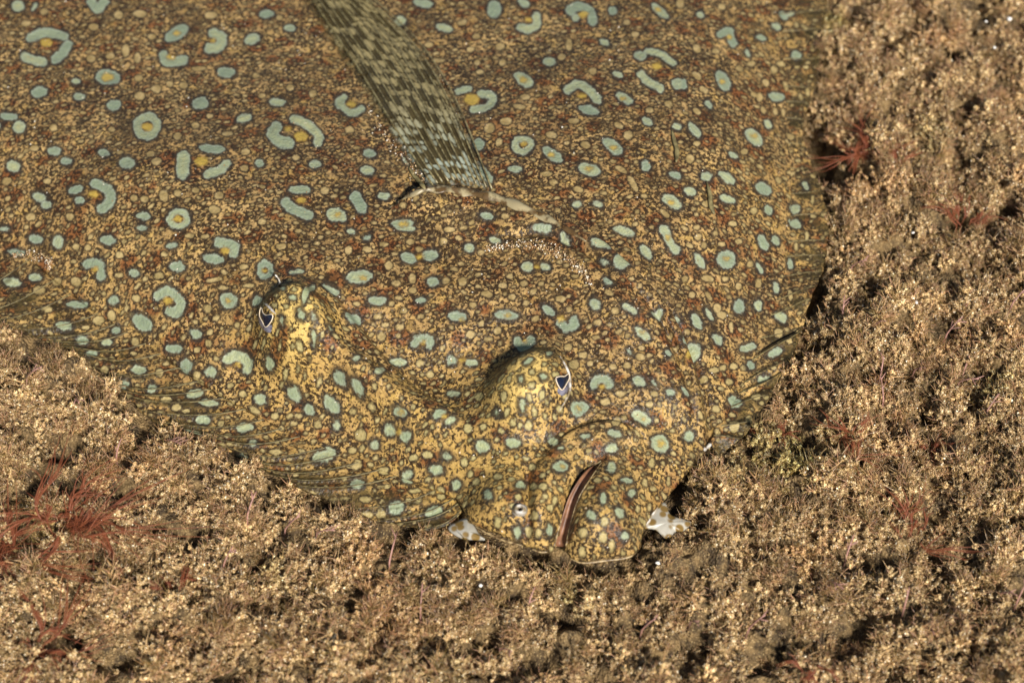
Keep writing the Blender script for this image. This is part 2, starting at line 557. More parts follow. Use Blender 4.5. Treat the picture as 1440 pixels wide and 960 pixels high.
def footprint(Q):
    r = inside(Q, OXY)
    for f in (FINS['dorsal_fin'], FINS['anal_fin'], FINS['pelvic_fin']):
        k = int(f.shape[1] * 0.94); poly = np.concatenate([f[::4, 3, :2], f[::-4, k, :2]])
        r |= inside(Q, poly)
    return r


# ================================================================== skin pattern read off the animal
# o: blot x y rx ry angle   m: small olive spot   a: band r x y x y ..   y: yellow patch x y r   (tile pixels, tile origin and scale first)
TILES = [
(0, 0, 3, """a 22 130 165 190 140 270 155;a 24 285 190 262 228 235 250;a 22 105 240 135 252 180 260;y 195 180 26;o 745 140 60 30 -30;y 745 140 16;a 25 900 140 935 160 925 195 885 205;y 898 172 14
a 22 690 230 700 260 735 262 775 255;y 722 243 18;o 455 328 55 35 5;y 455 327 26;o 1065 165 37 25 -20;o 1125 60 35 20 -5;o 1222 120 28 17;o 955 305 42 25;o 165 390 38 25 -10;o 335 408 28 18;o 320 345 20 15;o 480 445 33 25 -10
o 845 435 37 27 -10;o 1170 432 38 20 5;o 1030 500 37 22 -15;a 22 660 535 640 570 600 570 580 540 590 505 630 490 660 515;y 622 535 26;a 28 1165 535 1150 560 1170 590 1215 602;a 22 1240 505 1300 530 1345 575 1340 600;y 1270 575 30;y 1215 545 18
a 18 15 490 60 495;o 80 535 30 30;o 230 638 33 22;o 438 645 27 20;o 280 680 28 18;o 535 688 37 27;o 57 703 35 27 10;o 895 628 60 22 5;a 30 775 665 770 725;a 22 875 735 925 720 955 690;y 850 680 30;o 1095 690 23 20;o 1330 695 30 20
o 320 800 35 20 -15;o 335 845 22 20;a 25 400 775 455 800 465 845 430 880;y 395 820 24;o 165 830 33 22 10;o 195 865 25 20;o 605 912 32 20;a 18 715 925 735 895 770 895 790 925 770 950 735 950 715 925;y 752 924 22
o 1265 800 50 20;a 25 1205 850 1235 880 1300 905;y 1270 845 20;o 1415 905 40 32;y 1425 905 14;o 75 25 30 25;a 22 385 10 410 35 440 10;o 145 30 22 12 120;o 1435 435 25 30
m 395 115 22 15;m 890 65 28 15;m 640 155 18 12;m 590 60 30 15;m 385 248 20 15;m 465 237 20 13;m 660 375 22 18;m 590 405 22 18;m 775 360 20 15;m 585 330 18 15;m 825 530 18 15;m 885 490 15 12;m 960 565 25 10;m 1080 320 15 12;m 1225 370 17 14;m 1320 395 18 16
m 1105 405 16 12;m 225 540 18 16;m 660 680 22 17;m 750 575 18 16;m 635 650 18 13;m 470 545 15 12;m 1030 710 18 15;m 1035 640 20 15;m 1250 665 17 12;m 750 815 18 15;m 825 803 17 13;m 925 825 20 17;m 690 825 20 25;m 905 885 25 18;m 565 835 17 15;m 610 840 17 15
m 1370 805 20 17;m 130 915 22 17;m 295 915 20 16;m 145 625 20 14;m 200 765 18 12;m 30 765 22 17;m 1105 935 18 13;m 500 65 20 18;m 185 50 18 14;m 110 100 22 12;m 1180 75 14 12;m 580 245 15 24;m 530 215 16 30;m 840 290 32 10;m 715 355 16 14"""),
(480, 0, 3, """o 250 90 28 23;o 435 118 40 20 15;o 345 15 45 20 10;o 90 15 35 22;o 645 40 32 40;o 770 15 30 18 30;a 20 820 70 825 105 790 125 755 115;y 790 85 16;a 22 965 45 1000 30 1050 50 1060 85;y 1020 62 22;o 990 75 20 20;o 1145 47 22 20;o 1345 50 48 20 40;y 1335 42 14
o 1110 180 25 15 25;o 878 262 30 20 10;m 930 240 18 14;o 1165 315 27 15 25;m 670 198 20 17;m 570 155 17 12;m 585 305 17 12;m 573 265 13 11;m 680 265 15 14;a 22 270 195 305 235;o 770 335 50 28 30;y 770 337 17;a 15 490 385 540 375;a 20 590 395 640 410 620 450 560 465;y 550 420 34
o 1260 235 28 22;a 18 1290 215 1340 225 1400 265;a 20 1265 315 1295 345 1345 370;y 1330 280 22;o 1420 355 30 28;a 22 955 380 1000 355 1050 385 1080 420;o 1045 465 48 22 15;y 1015 405 20;o 1195 415 43 22 30;y 1187 417 12;o 1290 512 28 18 30;o 1415 535 25 18 20;m 1170 530 22 12 30
a 17 740 590 785 590 800 610 770 640 735 625 735 600;y 772 608 16;o 890 652 52 25 38;y 885 655 15;o 1145 617 55 28 40;y 1147 622 14;o 1045 715 52 28 15;y 1045 712 15;o 580 610 28 28;o 735 712 32 18;m 695 512 25 17;m 625 540 22 22;o 1285 700 22 28;o 1410 740 30 17 20;m 865 735 28 11
o 120 648 30 20 10;o 110 720 32 22 5;m 35 548 20 15;o 480 720 42 15 -3;a 20 595 720 625 755;o 310 668 25 20 30;o 270 680 25 10 60;a 27 60 830 85 875;o 180 825 27 20;a 18 10 410 0 440 40 475 85 460;y 40 440 22;m 895 770 20 12;o 995 862 23 18 15;o 1080 860 25 17 20;m 1000 800 22 14 20
o 1395 850 50 27 30;y 1390 855 14;m 1365 900 25 12 40;o 615 912 33 20 15;m 690 912 18 13;o 255 945 52 22;y 262 945 20;o 850 955 45 15;o 5 915 20 25;m 260 865 17 13;m 665 600 13 20 20;m 885 570 25 14 10;m 1030 612 22 15 20;m 1210 570 20 20;m 1180 715 30 12 30;m 1230 775 40 14 60;m 775 410 22 12;m 750 450 28 11 10
m 495 385 12 12;m 510 95 22 13 -20;m 410 255 32 9;m 545 210 18 11;m 370 190 20 12;m 960 190 14 28;m 1060 300 18 16;m 1205 95 16 12;m 1240 145 18 12;m 1300 465 18 12;m 1380 440 20 14 20;m 980 510 26 12;m 1430 15 18 22"""),
(960, 0, 3, """m 165 30 18 13;o 75 62 19 16 30;a 20 160 145 195 130 205 165 215 185;y 195 158 13;o 425 65 25 15 45;o 480 225 24 22 20;o 330 160 25 15 15;o 275 225 20 11 60;o 395 115 24 15 30;m 415 270 20 13;m 60 205 22 15 60;o 170 340 50 28 60;y 165 345 14;o 5 355 28 15 90;o 395 410 38 22 5
o 110 440 22 15 60;o 50 548 42 18 50;o 360 525 25 17 60;o 300 580 48 28 45;y 300 572 14;o 215 655 25 15 40;m 455 570 20 13 10;m 350 350 17 14 60;m 435 360 20 12 80;o 100 745 27 22;o 185 748 45 22 35;o 340 795 38 28 30;o 30 808 30 20 20;o 190 840 38 20 15;m 455 728 20 10 -10;o 520 770 25 15 70
o 475 875 25 25;o 475 940 30 22 10;o 360 885 25 20 50;m 405 760 15 12 60;m 290 270 17 12;m 210 945 20 12;m 550 830 20 8 90;m 340 465 17 12 70;m 390 470 17 12 80;m 425 475 17 10 80;m 500 395 20 10 80;m 530 370 17 10 80;m 515 110 20 8 40;m 60 470 20 12 30;m 240 290 18 12 20;m 140 215 18 12 20
m 60 320 24 14 40;m 90 380 22 13 30;m 325 410 14 20;m 300 400 16 10 30;m 260 640 16 14;m 60 605 16 11;m 30 670 18 20;m 385 295 16 18;m 480 100 14 10 60;m 550 520 14 8 70;m 300 890 16 14;m 100 860 18 14"""),
(0, 320, 3, """o 150 48 35 20 10;o 245 62 27 30;o 455 52 38 24 8;o 70 105 38 17 10;o 15 5 30 12;o 725 75 27 15 -5;a 25 925 65 985 75 985 105;o 900 130 48 25 10;y 950 97 22;m 1185 80 22 14;a 17 1100 165 1120 150 1140 170 1138 195 1115 205 1098 190 1100 165;y 1118 182 14;o 600 5 25 15
a 22 365 155 420 155 425 205;y 400 178 16;o 565 192 27 19;o 748 165 33 25;m 670 203 22 14;m 865 38 20 10;o 50 225 42 20 10;o 150 208 30 18 5;m 320 228 22 20;m 240 228 20 17;m 165 260 25 18;o 325 325 50 17 3;m 200 342 20 15;o 480 308 27 18 -5;a 24 670 290 720 275 760 315 745 350 715 350;y 708 308 22
o 965 308 40 38;y 965 310 13;o 1085 310 28 20 -40;o 1250 187 33 12 -5;o 1300 258 33 15 -15;o 1395 262 42 14 30;o 270 408 37 20 5;m 415 390 25 18;m 470 370 22 17 80;o 490 435 25 20;o 600 402 47 33 30;m 875 342 18 17;m 825 398 15 11;o 828 448 28 23;m 880 487 15 14;o 343 463 32 20 5;o 450 480 27 18 5
o 385 525 27 18;o 733 510 40 20;m 570 482 20 17 80;a 22 960 560 1000 548 1045 570 1040 595;y 1003 578 14;o 585 597 35 22 5;o 785 585 30 30;o 890 610 30 23;m 670 607 17 17;m 438 590 17 15;o 515 645 33 20 5;o 640 665 25 22;o 820 697 38 22 -12;o 880 740 47 18 5;m 700 718 25 14;m 745 755 22 14;o 1100 725 30 25 15
o 1240 703 32 22 5;o 1400 748 42 25 30;o 1435 635 28 22;o 1135 572 23 18;o 855 805 35 20 5;o 1030 837 38 22 -10;o 1305 770 27 22 20;m 1160 795 17 14;m 1240 825 17 10;o 815 858 37 14 15;o 1065 900 22 19;m 1160 938 25 14;m 1340 830 17 14;o 1420 835 20 20;o 1365 950 55 25 -10;o 1010 955 40 18;m 930 820 15 14
m 975 740 15 14;m 1025 700 17 15;m 505 115 18 14;m 575 300 18 14;m 500 200 20 10;m 905 220 36 10 -10;m 940 255 24 10;m 1030 165 20 12;m 1050 245 26 10;m 830 620 18 16;m 940 330 14 12;m 1000 410 14 12;m 320 80 16 14;m 370 85 15 14;m 800 35 22 10;m 870 870 18 14;m 960 865 17 12;m 1075 770 30 12 30;m 620 725 16 12;m 535 705 26 12;m 560 370 16 12"""),
(480, 320, 3, """o 270 5 45 15;o 40 18 23 14;o 108 42 22 14 -10;m 455 8 25 12;o 75 208 60 32 -5;y 92 215 14;o 150 308 42 23;o 50 385 42 18 35;o 338 308 27 15;o 285 130 38 25 20;o 375 118 38 25 -5;y 330 125 17;o 540 88 27 22;o 650 55 30 17 10;o 845 8 45 15;o 945 60 38 20 60;o 785 165 30 25 10;o 860 165 27 18 20;y 825 165 15;o 388 228 32 22;m 510 228 18 20
o 490 375 42 25 5;y 505 390 10;o 695 370 55 22 3;y 697 372 15;m 682 245 20 13;m 770 235 17 14;m 545 452 19 17;o 875 350 35 20 40;a 22 925 400 950 425 985 410 980 392;y 927 385 17;o 1070 322 30 24 60;m 925 302 22 15;o 1195 15 50 20 15;o 1095 65 50 22 20;o 1190 135 45 27 15;a 22 1360 5 1385 60 1410 95;y 1378 40 13
o 1285 105 38 22 55;o 1125 225 25 15 30;o 1110 145 25 12 20;o 1220 343 42 18 35;o 1270 447 42 22 40;y 1272 440 11;o 1330 375 28 20;o 1415 385 20 15 40;a 20 308 485 330 470 375 475 370 492;y 345 488 11;o 238 567 38 20;o 465 560 27 20;o 548 570 30 18 -5;y 507 560 14;o 165 600 22 15;o 68 672 30 20 20;o 5 640 22 12 80
m 168 460 18 20;m 375 620 17 15;o 475 700 32 14 -3;m 580 712 20 18;m 330 572 17 15;o 65 548 22 14;a 24 745 485 770 508 798 480;y 772 478 12;o 248 778 32 17;y 250 778 10;o 413 783 34 20 -20;o 460 812 30 20 -20;y 437 797 14;o 205 855 30 22 15;o 270 880 28 22;y 242 862 13;m 80 875 25 20;o 140 915 23 20;m 128 755 17 12;m 535 845 20 20;m 598 838 15 15
o 595 922 32 25;o 725 908 35 25;m 655 780 17 16;m 45 940 20 14;m 365 958 25 14;m 685 710 14 18;a 22 1065 665 1080 640 1115 640 1130 665;y 1098 670 13;m 980 578 22 20;m 1020 537 17 14;m 957 505 18 16;o 1255 650 32 25 30;o 1385 695 25 18 40;m 1115 735 22 17;o 1005 763 42 33;y 1005 763 12;m 1160 815 20 18;o 1265 800 45 28 30;y 1275 805 9
o 1345 910 44 40 30;y 1350 910 16;o 1155 870 35 20 15;o 1140 928 30 22;o 1030 880 25 13 -5;o 893 900 25 22;o 925 930 18 10 -10;m 1205 580 17 16;m 1145 585 17 14;o 1380 530 22 12 50;o 1215 525 20 8 60;m 1260 545 20 14 10;o 1320 655 20 10 50;m 1045 940 15 14;m 790 835 17 16;m 200 160 18 18;m 230 235 20 14;m 300 215 16 24;m 330 92 18 12;m 615 280 26 14 10;m 555 325 18 13;m 590 405 16 13;m 660 435 17 15
m 720 292 18 13;m 810 270 18 13;m 710 205 16 12;m 780 320 15 13;m 820 385 18 13;m 960 345 14 12;m 1080 400 17 15;m 1155 350 18 16;m 1130 275 20 12 40;m 1180 700 24 13;m 1300 745 18 13;m 300 265 18 13;m 335 375 16 12;m 210 320 14 12;m 155 375 20 11;m 185 410 16 11;m 440 225 18 14;m 590 105 16 12;m 430 55 18 14;m 290 60 18 12;m 180 70 22 10;m 110 92 20 13;m 30 95 16 18;m 245 420 20 10;m 620 470 20 11"""),
(960, 320, 3, """o 185 135 44 40 20;y 185 132 12;o 72 140 38 20 60;o 340 62 38 22 60;o 393 55 25 17 60;o 240 332 35 28 90;o 318 328 27 23 90;m 105 215 28 14 10;m 320 235 20 14 90;o 325 170 28 13 60;o 455 145 25 15 80;o 395 255 28 15 80;m 455 278 24 10 80;m 235 248 15 15;o 415 370 32 22 20;m 405 437 20 20;o 60 397 40 22 60;o 113 365 32 12 60;o 147 470 30 22 55
o 35 535 50 38 45;y 30 530 16;m 205 420 25 10 85;o 275 507 40 20 -15;m 455 450 10 10;m 145 340 18 20;m 40 283 15 15;m 347 378 8 8;o 220 732 33 25 3;m 310 705 20 18;m 218 828 22 22;m 280 800 17 20;m 140 765 18 15;m 148 862 14 14;o 25 880 25 25;o 12 690 25 12 50;m 90 640 18 16;m 215 585 16 14;m 195 650 17 14;o 285 580 20 20;o 345 625 30 12 -15;o 390 525 40 15 -25;m 75 790 20 9 60
m 10 215 14 14;m 480 75 17 10 90;m 525 30 25 8 90;m 65 40 16 14;m 90 75 12 14;m 165 70 17 10;m 235 60 16 12;m 285 155 16 14;m 30 75 18 10 30;m 180 215 16 12;m 110 290 22 10 60;m 165 370 20 16;m 130 600 22 12;m 170 590 14 14;m 260 590 14 12;m 20 440 14 12"""),
(480, 640, 3, """o 65 105 33 25;o 278 85 27 22;o 400 60 35 22 5;o 230 195 37 25 -8;o 390 212 42 25 -5;o 485 127 23 22;m 65 35 20 18;m 520 30 17 16;m 370 312 22 18;m 165 215 20 18;m 100 220 30 14;m 305 10 20 14;o 445 5 25 15;m 145 10 15 12;o 620 165 27 20 70;o 755 122 25 20;m 660 90 20 14;m 570 112 15 15;m 545 80 14 14;o 925 50 35 28;y 935 48 9;m 815 252 17 18
m 790 322 15 17;o 880 315 20 17 90;m 808 50 17 13;o 1015 130 22 18 90;o 1105 180 30 17 90;o 1055 252 27 20 60;o 1175 240 30 20 65;o 1140 52 27 22 80;o 1205 105 27 14 10;o 1225 160 20 18 90;m 1110 278 18 18;m 1020 325 20 18;m 1105 345 18 18;o 1195 337 18 17;m 1015 405 16 15;m 1140 380 17 13 90;m 1380 110 20 8 90;o 745 322 18 17;m 1310 32 20 14 90;m 880 222 14 12;m 1300 215 18 8 90
m 100 165 26 12;m 180 60 26 11;m 310 130 26 10 -10;m 420 150 18 13;m 850 130 20 14;m 900 190 12 18;m 850 85 14 10;m 1080 105 16 12;m 1280 115 18 12 80;m 660 280 15 15;m 1250 225 18 10 90;m 810 130 14 16;m 805 190 13 16"""),
(340, 370, 8, """o 575 390 48 34;o 460 282 36 24;m 370 475 42 22;m 500 485 28 22;o 665 575 58 46 70;o 815 595 42 36 60;o 450 635 44 30 90;o 810 830 55 34 90;o 990 725 45 22 65;m 385 360 35 20;m 650 940 38 34;m 910 800 30 22 -50;m 740 415 45 18 40"""),
(680, 470, 8, """o 745 205 42 30;o 500 300 60 34 -32;m 545 420 34 30;m 685 335 30 24;m 810 335 40 20 20;o 675 475 45 45;o 420 510 52 36 80;m 285 505 40 26 90;m 540 575 38 34;m 655 680 42 34 90;o 435 800 55 40 70;m 225 700 50 34 90;o 150 875 42 38;m 575 870 36 24 60;m 770 585 25 12 90;m 340 305 36 16 -35;m 510 710 40 24 60"""),
]
fmin = np.array([at_z(np.array(-60.), np.array(-60.), 0.01)[0], -0.11]); fmax = np.array([0.125, at_z(np.array(0.), np.array(-60.), 0.01)[1] + 0.01])
vmin, vmax = fmin.copy(), fmax.copy()          # what this view takes in; the pattern goes on beyond it
fmin = np.maximum(fmin - np.array([0.07, 0.0]), [gx0, -0.11]); fmax = fmax + np.array([0.0, 0.08])
PS = 0.0002
ux = np.arange(fmin[0], fmax[0], PS); uy = np.arange(fmin[1], fmax[1], PS)
UX, UY = np.meshgrid(ux, uy)
dS = np.full(UX.shape, 6.0, np.float32); dT = np.full(UX.shape, 6.0, np.float32); dY = np.full(UX.shape, 6.0, np.float32); dB = np.full(UX.shape, 6.0, np.float32)
tint = np.full(UX.shape, 0.5, np.float32)


def stamp(F, c, J, ovals=None, bands=None, margin=1.2, val=None):
    """lower the distance field F (mm) by an oval or band given in picture pixels round c"""
    Ji = np.linalg.inv(J)
    sc = math.sqrt(abs(np.linalg.det(J))) * 1000         # mm per pixel
    if ovals: ext = max(ovals[0], ovals[1])
    else: ext = max(abs(p).max() for p in bands[1]) + bands[0]
    rad = ext * np.abs(J).sum(1).max() + margin / 1000
    i0, i1 = np.searchsorted(ux, [c[0] - rad, c[0] + rad]); j0, j1 = np.searchsorted(uy, [c[1] - rad, c[1] + rad])
    if i1 - i0 < 2 or j1 - j0 < 2: return
    sub = (slice(j0, j1), slice(i0, i1))
    dx = UX[sub] - c[0]; dy = UY[sub] - c[1]
    qx = Ji[0, 0] * dx + Ji[0, 1] * dy; qy = Ji[1, 0] * dx + Ji[1, 1] * dy
    if ovals:
        rx, ry, a = ovals; a = R(a)
        u = qx * math.cos(a) + qy * math.sin(a); v = -qx * math.sin(a) + qy * math.cos(a)
        k0 = np.sqrt((u / rx) ** 2 + (v / ry) ** 2); k1 = np.sqrt((u / rx ** 2) ** 2 + (v / ry ** 2) ** 2) + 1e-6
        d = k0 * (k0 - 1) / k1
        d = np.maximum(d, -min(rx, ry))
    else:
        r, pts = bands
        q = np.stack([qx.ravel(), qy.ravel()], 1)
        d = (seg_dist(q, pts[:-1], pts[1:])[0] - r).reshape(qx.shape)
    d = (d * sc).astype(np.float32)
    m = d < F[sub]
    F[sub][m] = d[m]
    if val is not None:
        tint[sub][m & (d < 1.0)] = val


recs = []
for (tx, ty, sc, txt) in TILES:
    for line in txt.replace('\n', ';').split(';'):
        f = line.split()
        if not f: continue
        k = f[0]; v = [float(q) for q in f[1:]]
        if k in 'om':
            recs.append((k, tx + v[0] / sc, ty + v[1] / sc, (v[2] / sc, v[3] / sc, v[4] if len(v) > 4 else 0.0), None))
        elif k == 'y':
            recs.append((k, tx + v[0] / sc, ty + v[1] / sc, (v[2] / sc, v[2] / sc * 0.7, 0.0), None))
        else:
            p = np.array(v[1:]).reshape(-1, 2) / sc + np.array([tx, ty])
            cpt = p.mean(0)
            recs.append((k, cpt[0], cpt[1], None, (v[0] / sc, catmull(p - cpt, 4))))
RP, RJ = frame_at([r[1] for r in recs], [r[2] for r in recs], G_H)
taken = []
for r, P, J in zip(recs, RP, RJ):
    if r[0] == 'm':
        stamp(dT, P, J, ovals=r[3])
    elif r[0] == 'y':
        stamp(dY, P, J, ovals=r[3])
    else:
        stamp(dS, P, J, ovals=r[3], bands=r[4], margin=2.2, val=random.random())
    taken.append((P[0], P[1]))
# many more small olive spots and rusty patches between them, as on the animal
cand = np.stack([RNG.uniform(fmin[0], fmax[0], 44000), RNG.uniform(fmin[1], fmax[1], 44000)], 1)
big = []
for (x, y) in cand[:6000]:                       # larger spots on the part of the animal past the picture's edge
    v = np.array([x, y, 0.012]) - CAMP; dz_ = v @ FWD
    qx_ = 720 + v[0] / dz_ / TH * 720; qy_ = 480 - (v @ UP) / dz_ / TH * 720
    if (qx_ > -12 and qy_ > -12) or any((x - a) ** 2 + (y - b) ** 2 < 0.0085 ** 2 for a, b in big): continue
    big.append((x, y)); r = random.uniform(1.3, 2.8)
    stamp(dS, (x, y), np.eye(2) * 0.001, ovals=(r * 1.25, r * 0.85, random.uniform(-50, 50)), margin=2.2, val=random.random())
    if r > 2: stamp(dY, (x, y), np.eye(2) * 0.001, ovals=(r * 0.4, r * 0.3, 0))
Gs = Grid(fmin[0], fmin[1], PS, dS); Gt = Grid(fmin[0], fmin[1], PS, dT)
cell = {}
for (x, y) in cand:
    r = random.choice((0.32, 0.38, 0.45, 0.52, 0.62, 0.75))
    if Gs(np.array(x), np.array(y)) < r + 0.75 or Gt(np.array(x), np.array(y)) < r + 0.45: continue
    ki, kj = int(x / 0.0026), int(y / 0.0026)
    ok = True
    for a in (-1, 0, 1):
        for b in (-1, 0, 1):
            for (q, w, rr) in cell.get((ki + a, kj + b), ()):
                if (q - x) ** 2 + (w - y) ** 2 < ((r + rr + 0.38) / 1000) ** 2: ok = False
    if not ok: continue
    cell.setdefault((ki, kj), []).append((x, y, r))
    stamp(dT, (x, y), np.eye(2) * 0.001, ovals=(r * random.uniform(1.0, 1.45), r * random.uniform(0.7, 1.0), random.uniform(-40, 40)))
cell = {}
for (x, y) in cand[::-1][:8800]:
    r = random.uniform(1.4, 2.9)
    if Gs(np.array(x), np.array(y)) < 0.5: continue
    ki, kj = int(x / 0.007), int(y / 0.007)
    if any((q - x) ** 2 + (w - y) ** 2 < 0.0068 ** 2 for a in (-1, 0, 1) for b in (-1, 0, 1) for (q, w) in cell.get((ki + a, kj + b), ())): continue
    cell.setdefault((ki, kj), []).append((x, y))
    stamp(dB, (x, y), np.eye(2) * 0.001, ovals=(r * 1.2, r * 0.85, random.uniform(-60, 60)))
PAT = {k: Grid(fmin[0], fmin[1], PS, a) for k, a in dict(spot=dS, olive=dT, gold=dY, rust=dB, tint=tint).items()}
# yellower skin on the fins and the front of the head, as the animal has
yl = np.zeros(CX.shape)
for (px, py, r, k) in ((600, 600, 130, .8), (700, 690, 90, .8), (850, 720, 110, .7), (420, 478, 52, 1.5), (742, 560, 56, 1.5), (350, 560, 160, .5), (150, 420, 160, .4), (1080, 300, 120, .5), (930, 620, 70, .5), (1040, 560, 90, .6), (1080, 60, 100, .4)):
    c = cast(px, py, G_H0)[0]
    yl += k * np.exp(-((CX - c[0]) ** 2 + (CY - c[1]) ** 2) / (r * 0.00018) ** 2)
G_yl = Grid(gx0, gy0, 0.001, np.clip(yl, 0, 1.7))


def skin_attrs(V):
    x, y = V[:, 0], V[:, 1]
    a = {k: g(x, y) for k, g in PAT.items()}
    out = (x < fmin[0]) | (x > fmax[0]) | (y < fmin[1]) | (y > fmax[1])
    for k in ('spot', 'olive', 'gold', 'rust'): a[k] = np.where(out, 3.0, a[k])
    a['ochre'] = G_yl(x, y)
    a['skin'] = np.stack([x * 1000, y * 1000, V[:, 2] * 1000], 1)
    return a


# ------------------------------------------------------------------ fish materials
def skin_material(name, fin=0.0):
    M = Mat(name)
    co = M.attr('skin', True)
    wob = M.noise(co, 0.55, 2) - 0.5
    wob2 = M.noise(co, 1.4, 2) - 0.5
    spot = M.attr('spot') + 0.28 + wob * 1.4 + wob2 * 0.7
    olive = M.attr('olive') + wob * 0.7 + wob2 * 0.9
    gold = M.attr('gold') + wob * 1.2 + wob2 * 1.4
    rust = M.attr('rust') + wob * 2.4 + wob2 * 1.2
    ochre = M.attr('ochre')
    big = M.noise(co, 0.045, 2)
    base = M.mix(M.ss(big, 0.35, 0.65), c8(156, 126, 78), c8(184, 152, 98))
    base = M.mix(M.ss(ochre, 0.0, 1.0) * 0.7, base, c8(168, 136, 72))
    base = M.mix(M.ss(M.noise(co, 0.3, 2), 0.5, 0.68) * 0.45, base, c8(170, 138, 66))
    base = M.mix(M.ss(M.noise(co, 0.8, 3, 0.7), 0.35, 0.7) * 0.5, base, c8(122, 92, 58))
    # dark worm-like flecks
    f1 = M.noise(M.addv(co, M.noise(co, 0.9, 1, col=True), 1.3), 1.05, 3, 0.62)
    base = M.mix(M.ss(ochre, 0.95, 1.6) * 0.8, base, c8(196, 166, 96))
    dens = M.ss(M.noise(co, 0.09, 3), 0.36, 0.66)
    fleck = M.ss(f1 + dens * 0.05 - ochre * 0.04, 0.47, 0.55)
    base = M.mix(fleck * (0.88 + 0.08 * dens), base, c8(38, 27, 17))
    base = M.mix(M.ss(M.noise(co, 0.05, 4, 0.6), 0.42, 0.66) * 0.5 * (1.0 - M.ss(ochre, 0.1, 0.7)), base, c8(52, 38, 24))
    base = M.mix(M.ss(rust, 0.5, -0.9) * 0.86, base, M.mix(M.ss(f1, 0.42, 0.56), c8(112, 66, 34), c8(46, 30, 18)))
    bl = M.noise(M.addv(co, M.noise(co, 0.25, 2, col=True), 5.0), 0.11, 3, 0.55)
    base = M.mix(M.ss(bl, 0.55, 0.65) * 0.65 * (1.0 - M.ss(ochre, 0.2, 0.8) * 0.8), base, M.mix(M.ss(f1, 0.44, 0.55), c8(108, 64, 34), c8(40, 26, 15)))
    base = M.mix(M.ss(bl, 0.43, 0.34) * 0.6 * (1.0 - M.ss(ochre, 0.2, 0.8) * 0.8), base, c8(46, 35, 22))
    if fin:
        fb = M.noise(co, 0.16, 2, 0.5)
        base = M.mix(M.ss(fb, 0.42, 0.6) * fin * M.attr('finw'), base, c8(58, 50, 28))
        pl = M.attr('pleat') + (M.noise(co, 0.5, 2) - 0.5) * 0.8
        base = M.mix(M.ss(pl, 0.35, 1.0) * 0.65, base, c8(46, 40, 22))
    # olive spots with a thin dark ring
    base = M.mix(M.ss(olive, 0.60, 0.12) * 0.88, base, c8(42, 32, 22))
    ol = M.mix(M.ss(M.noise(co, 0.35, 2), 0.35, 0.65), c8(128, 108, 68), c8(156, 134, 90))
    base = M.mix(M.ss(olive, 0.2, -0.4), base, M.mix(M.ss(ochre, 0.0, 1.2) * 0.5, ol, c8(164, 156, 104)))
    # blue-green spots: dark ring, pale rim, greener middle
    base = M.mix(M.ss(spot, 1.5, 0.4) * 0.88, base, c8(46, 40, 32))
    t = M.attr('tint')
    blue = M.mix(M.ss(t, 0.0, 1.0), c8(112, 122, 98), c8(142, 144, 108))
    blue = M.mix(M.ss(spot, -0.8, 0.0) * 0.6, blue, c8(138, 143, 126))
    blue = M.mix(M.ss(ochre, 0.0, 1.2) * 0.4, blue, c8(146, 154, 110))
    blue = M.mix(M.ss(M.noise(co, 0.8, 3, 0.65), 0.40, 0.72) * 0.5, blue, c8(104, 110, 94))
    blue = M.mix(M.ss(spot + wob2 * 1.5, -0.9, -2.2) * 0.5 * M.ss(t, 0.2, 0.8), blue, c8(158, 150, 98))
    base = M.mix(M.ss(spot, 0.3, -0.3), base, blue)
    if fin:
        base = M.mix(M.ss(pl, 0.85, 1.1) * 0.6, base, c8(40, 34, 18))
    # golden centres
    base = M.mix(M.ss(gold, 0.7, -0.2) * 0.55, base, c8(104, 78, 36))
    base = M.mix(M.ss(gold, 0.2, -0.7) * 0.75, base, c8(164, 138, 62))
    M.set(Base_Color=base, Roughness=0.36, Specular_IOR_Level=0.16, Subsurface_Weight=0.06, Subsurface_Radius=(0.002, 0.0012, 0.0006), Subsurface_Scale=0.5)
    h = M.vor(co, 1.15) * 0.5 + M.noise(co, 2.6, 2) * 0.5 - M.ss(spot, 0.3, -0.5) * 0.15
    M.bump(h, 0.8, 0.0004)
    return M.m


SKIN = skin_material('flounder_skin')
FINSKIN = skin_material('flounder_fin_skin', 0.8)


def simple(name, col, rough=0.6, spec=0.3, ns=None, col2=None, **k):
    M = Mat(name)
    c = col
    if ns:
        c = M.mix(M.ss(M.noise(M.obj(), ns, 3), 0.35, 0.65), col, col2 or tuple(x * 0.55 for x in col))
    M.set(Base_Color=c, Roughness=rough, Specular_IOR_Level=spec, **k)
    return M.m


RAYM = simple('fin_ray_skin', c8(64, 55, 33), 0.5, 0.3, 900, c8(110, 98, 62))
PUPIL = simple('pupil_black', (0.006, 0.008, 0.018), 0.12, 0.6)
GOLDM = simple('iris_rim_white', c8(206, 186, 156), 0.4, 0.4)
CORN = simple('eye_side_lavender', c8(112, 108, 118), 0.2, 0.5, 700, c8(62, 58, 60))
WHITE = simple('pale_membrane', c8(186, 180, 170), 0.4, 0.4, 700, c8(120, 104, 76))
MOUTH = simple('mouth_membrane', c8(126, 88, 62), 0.45, 0.3, 420, c8(90, 60, 42))

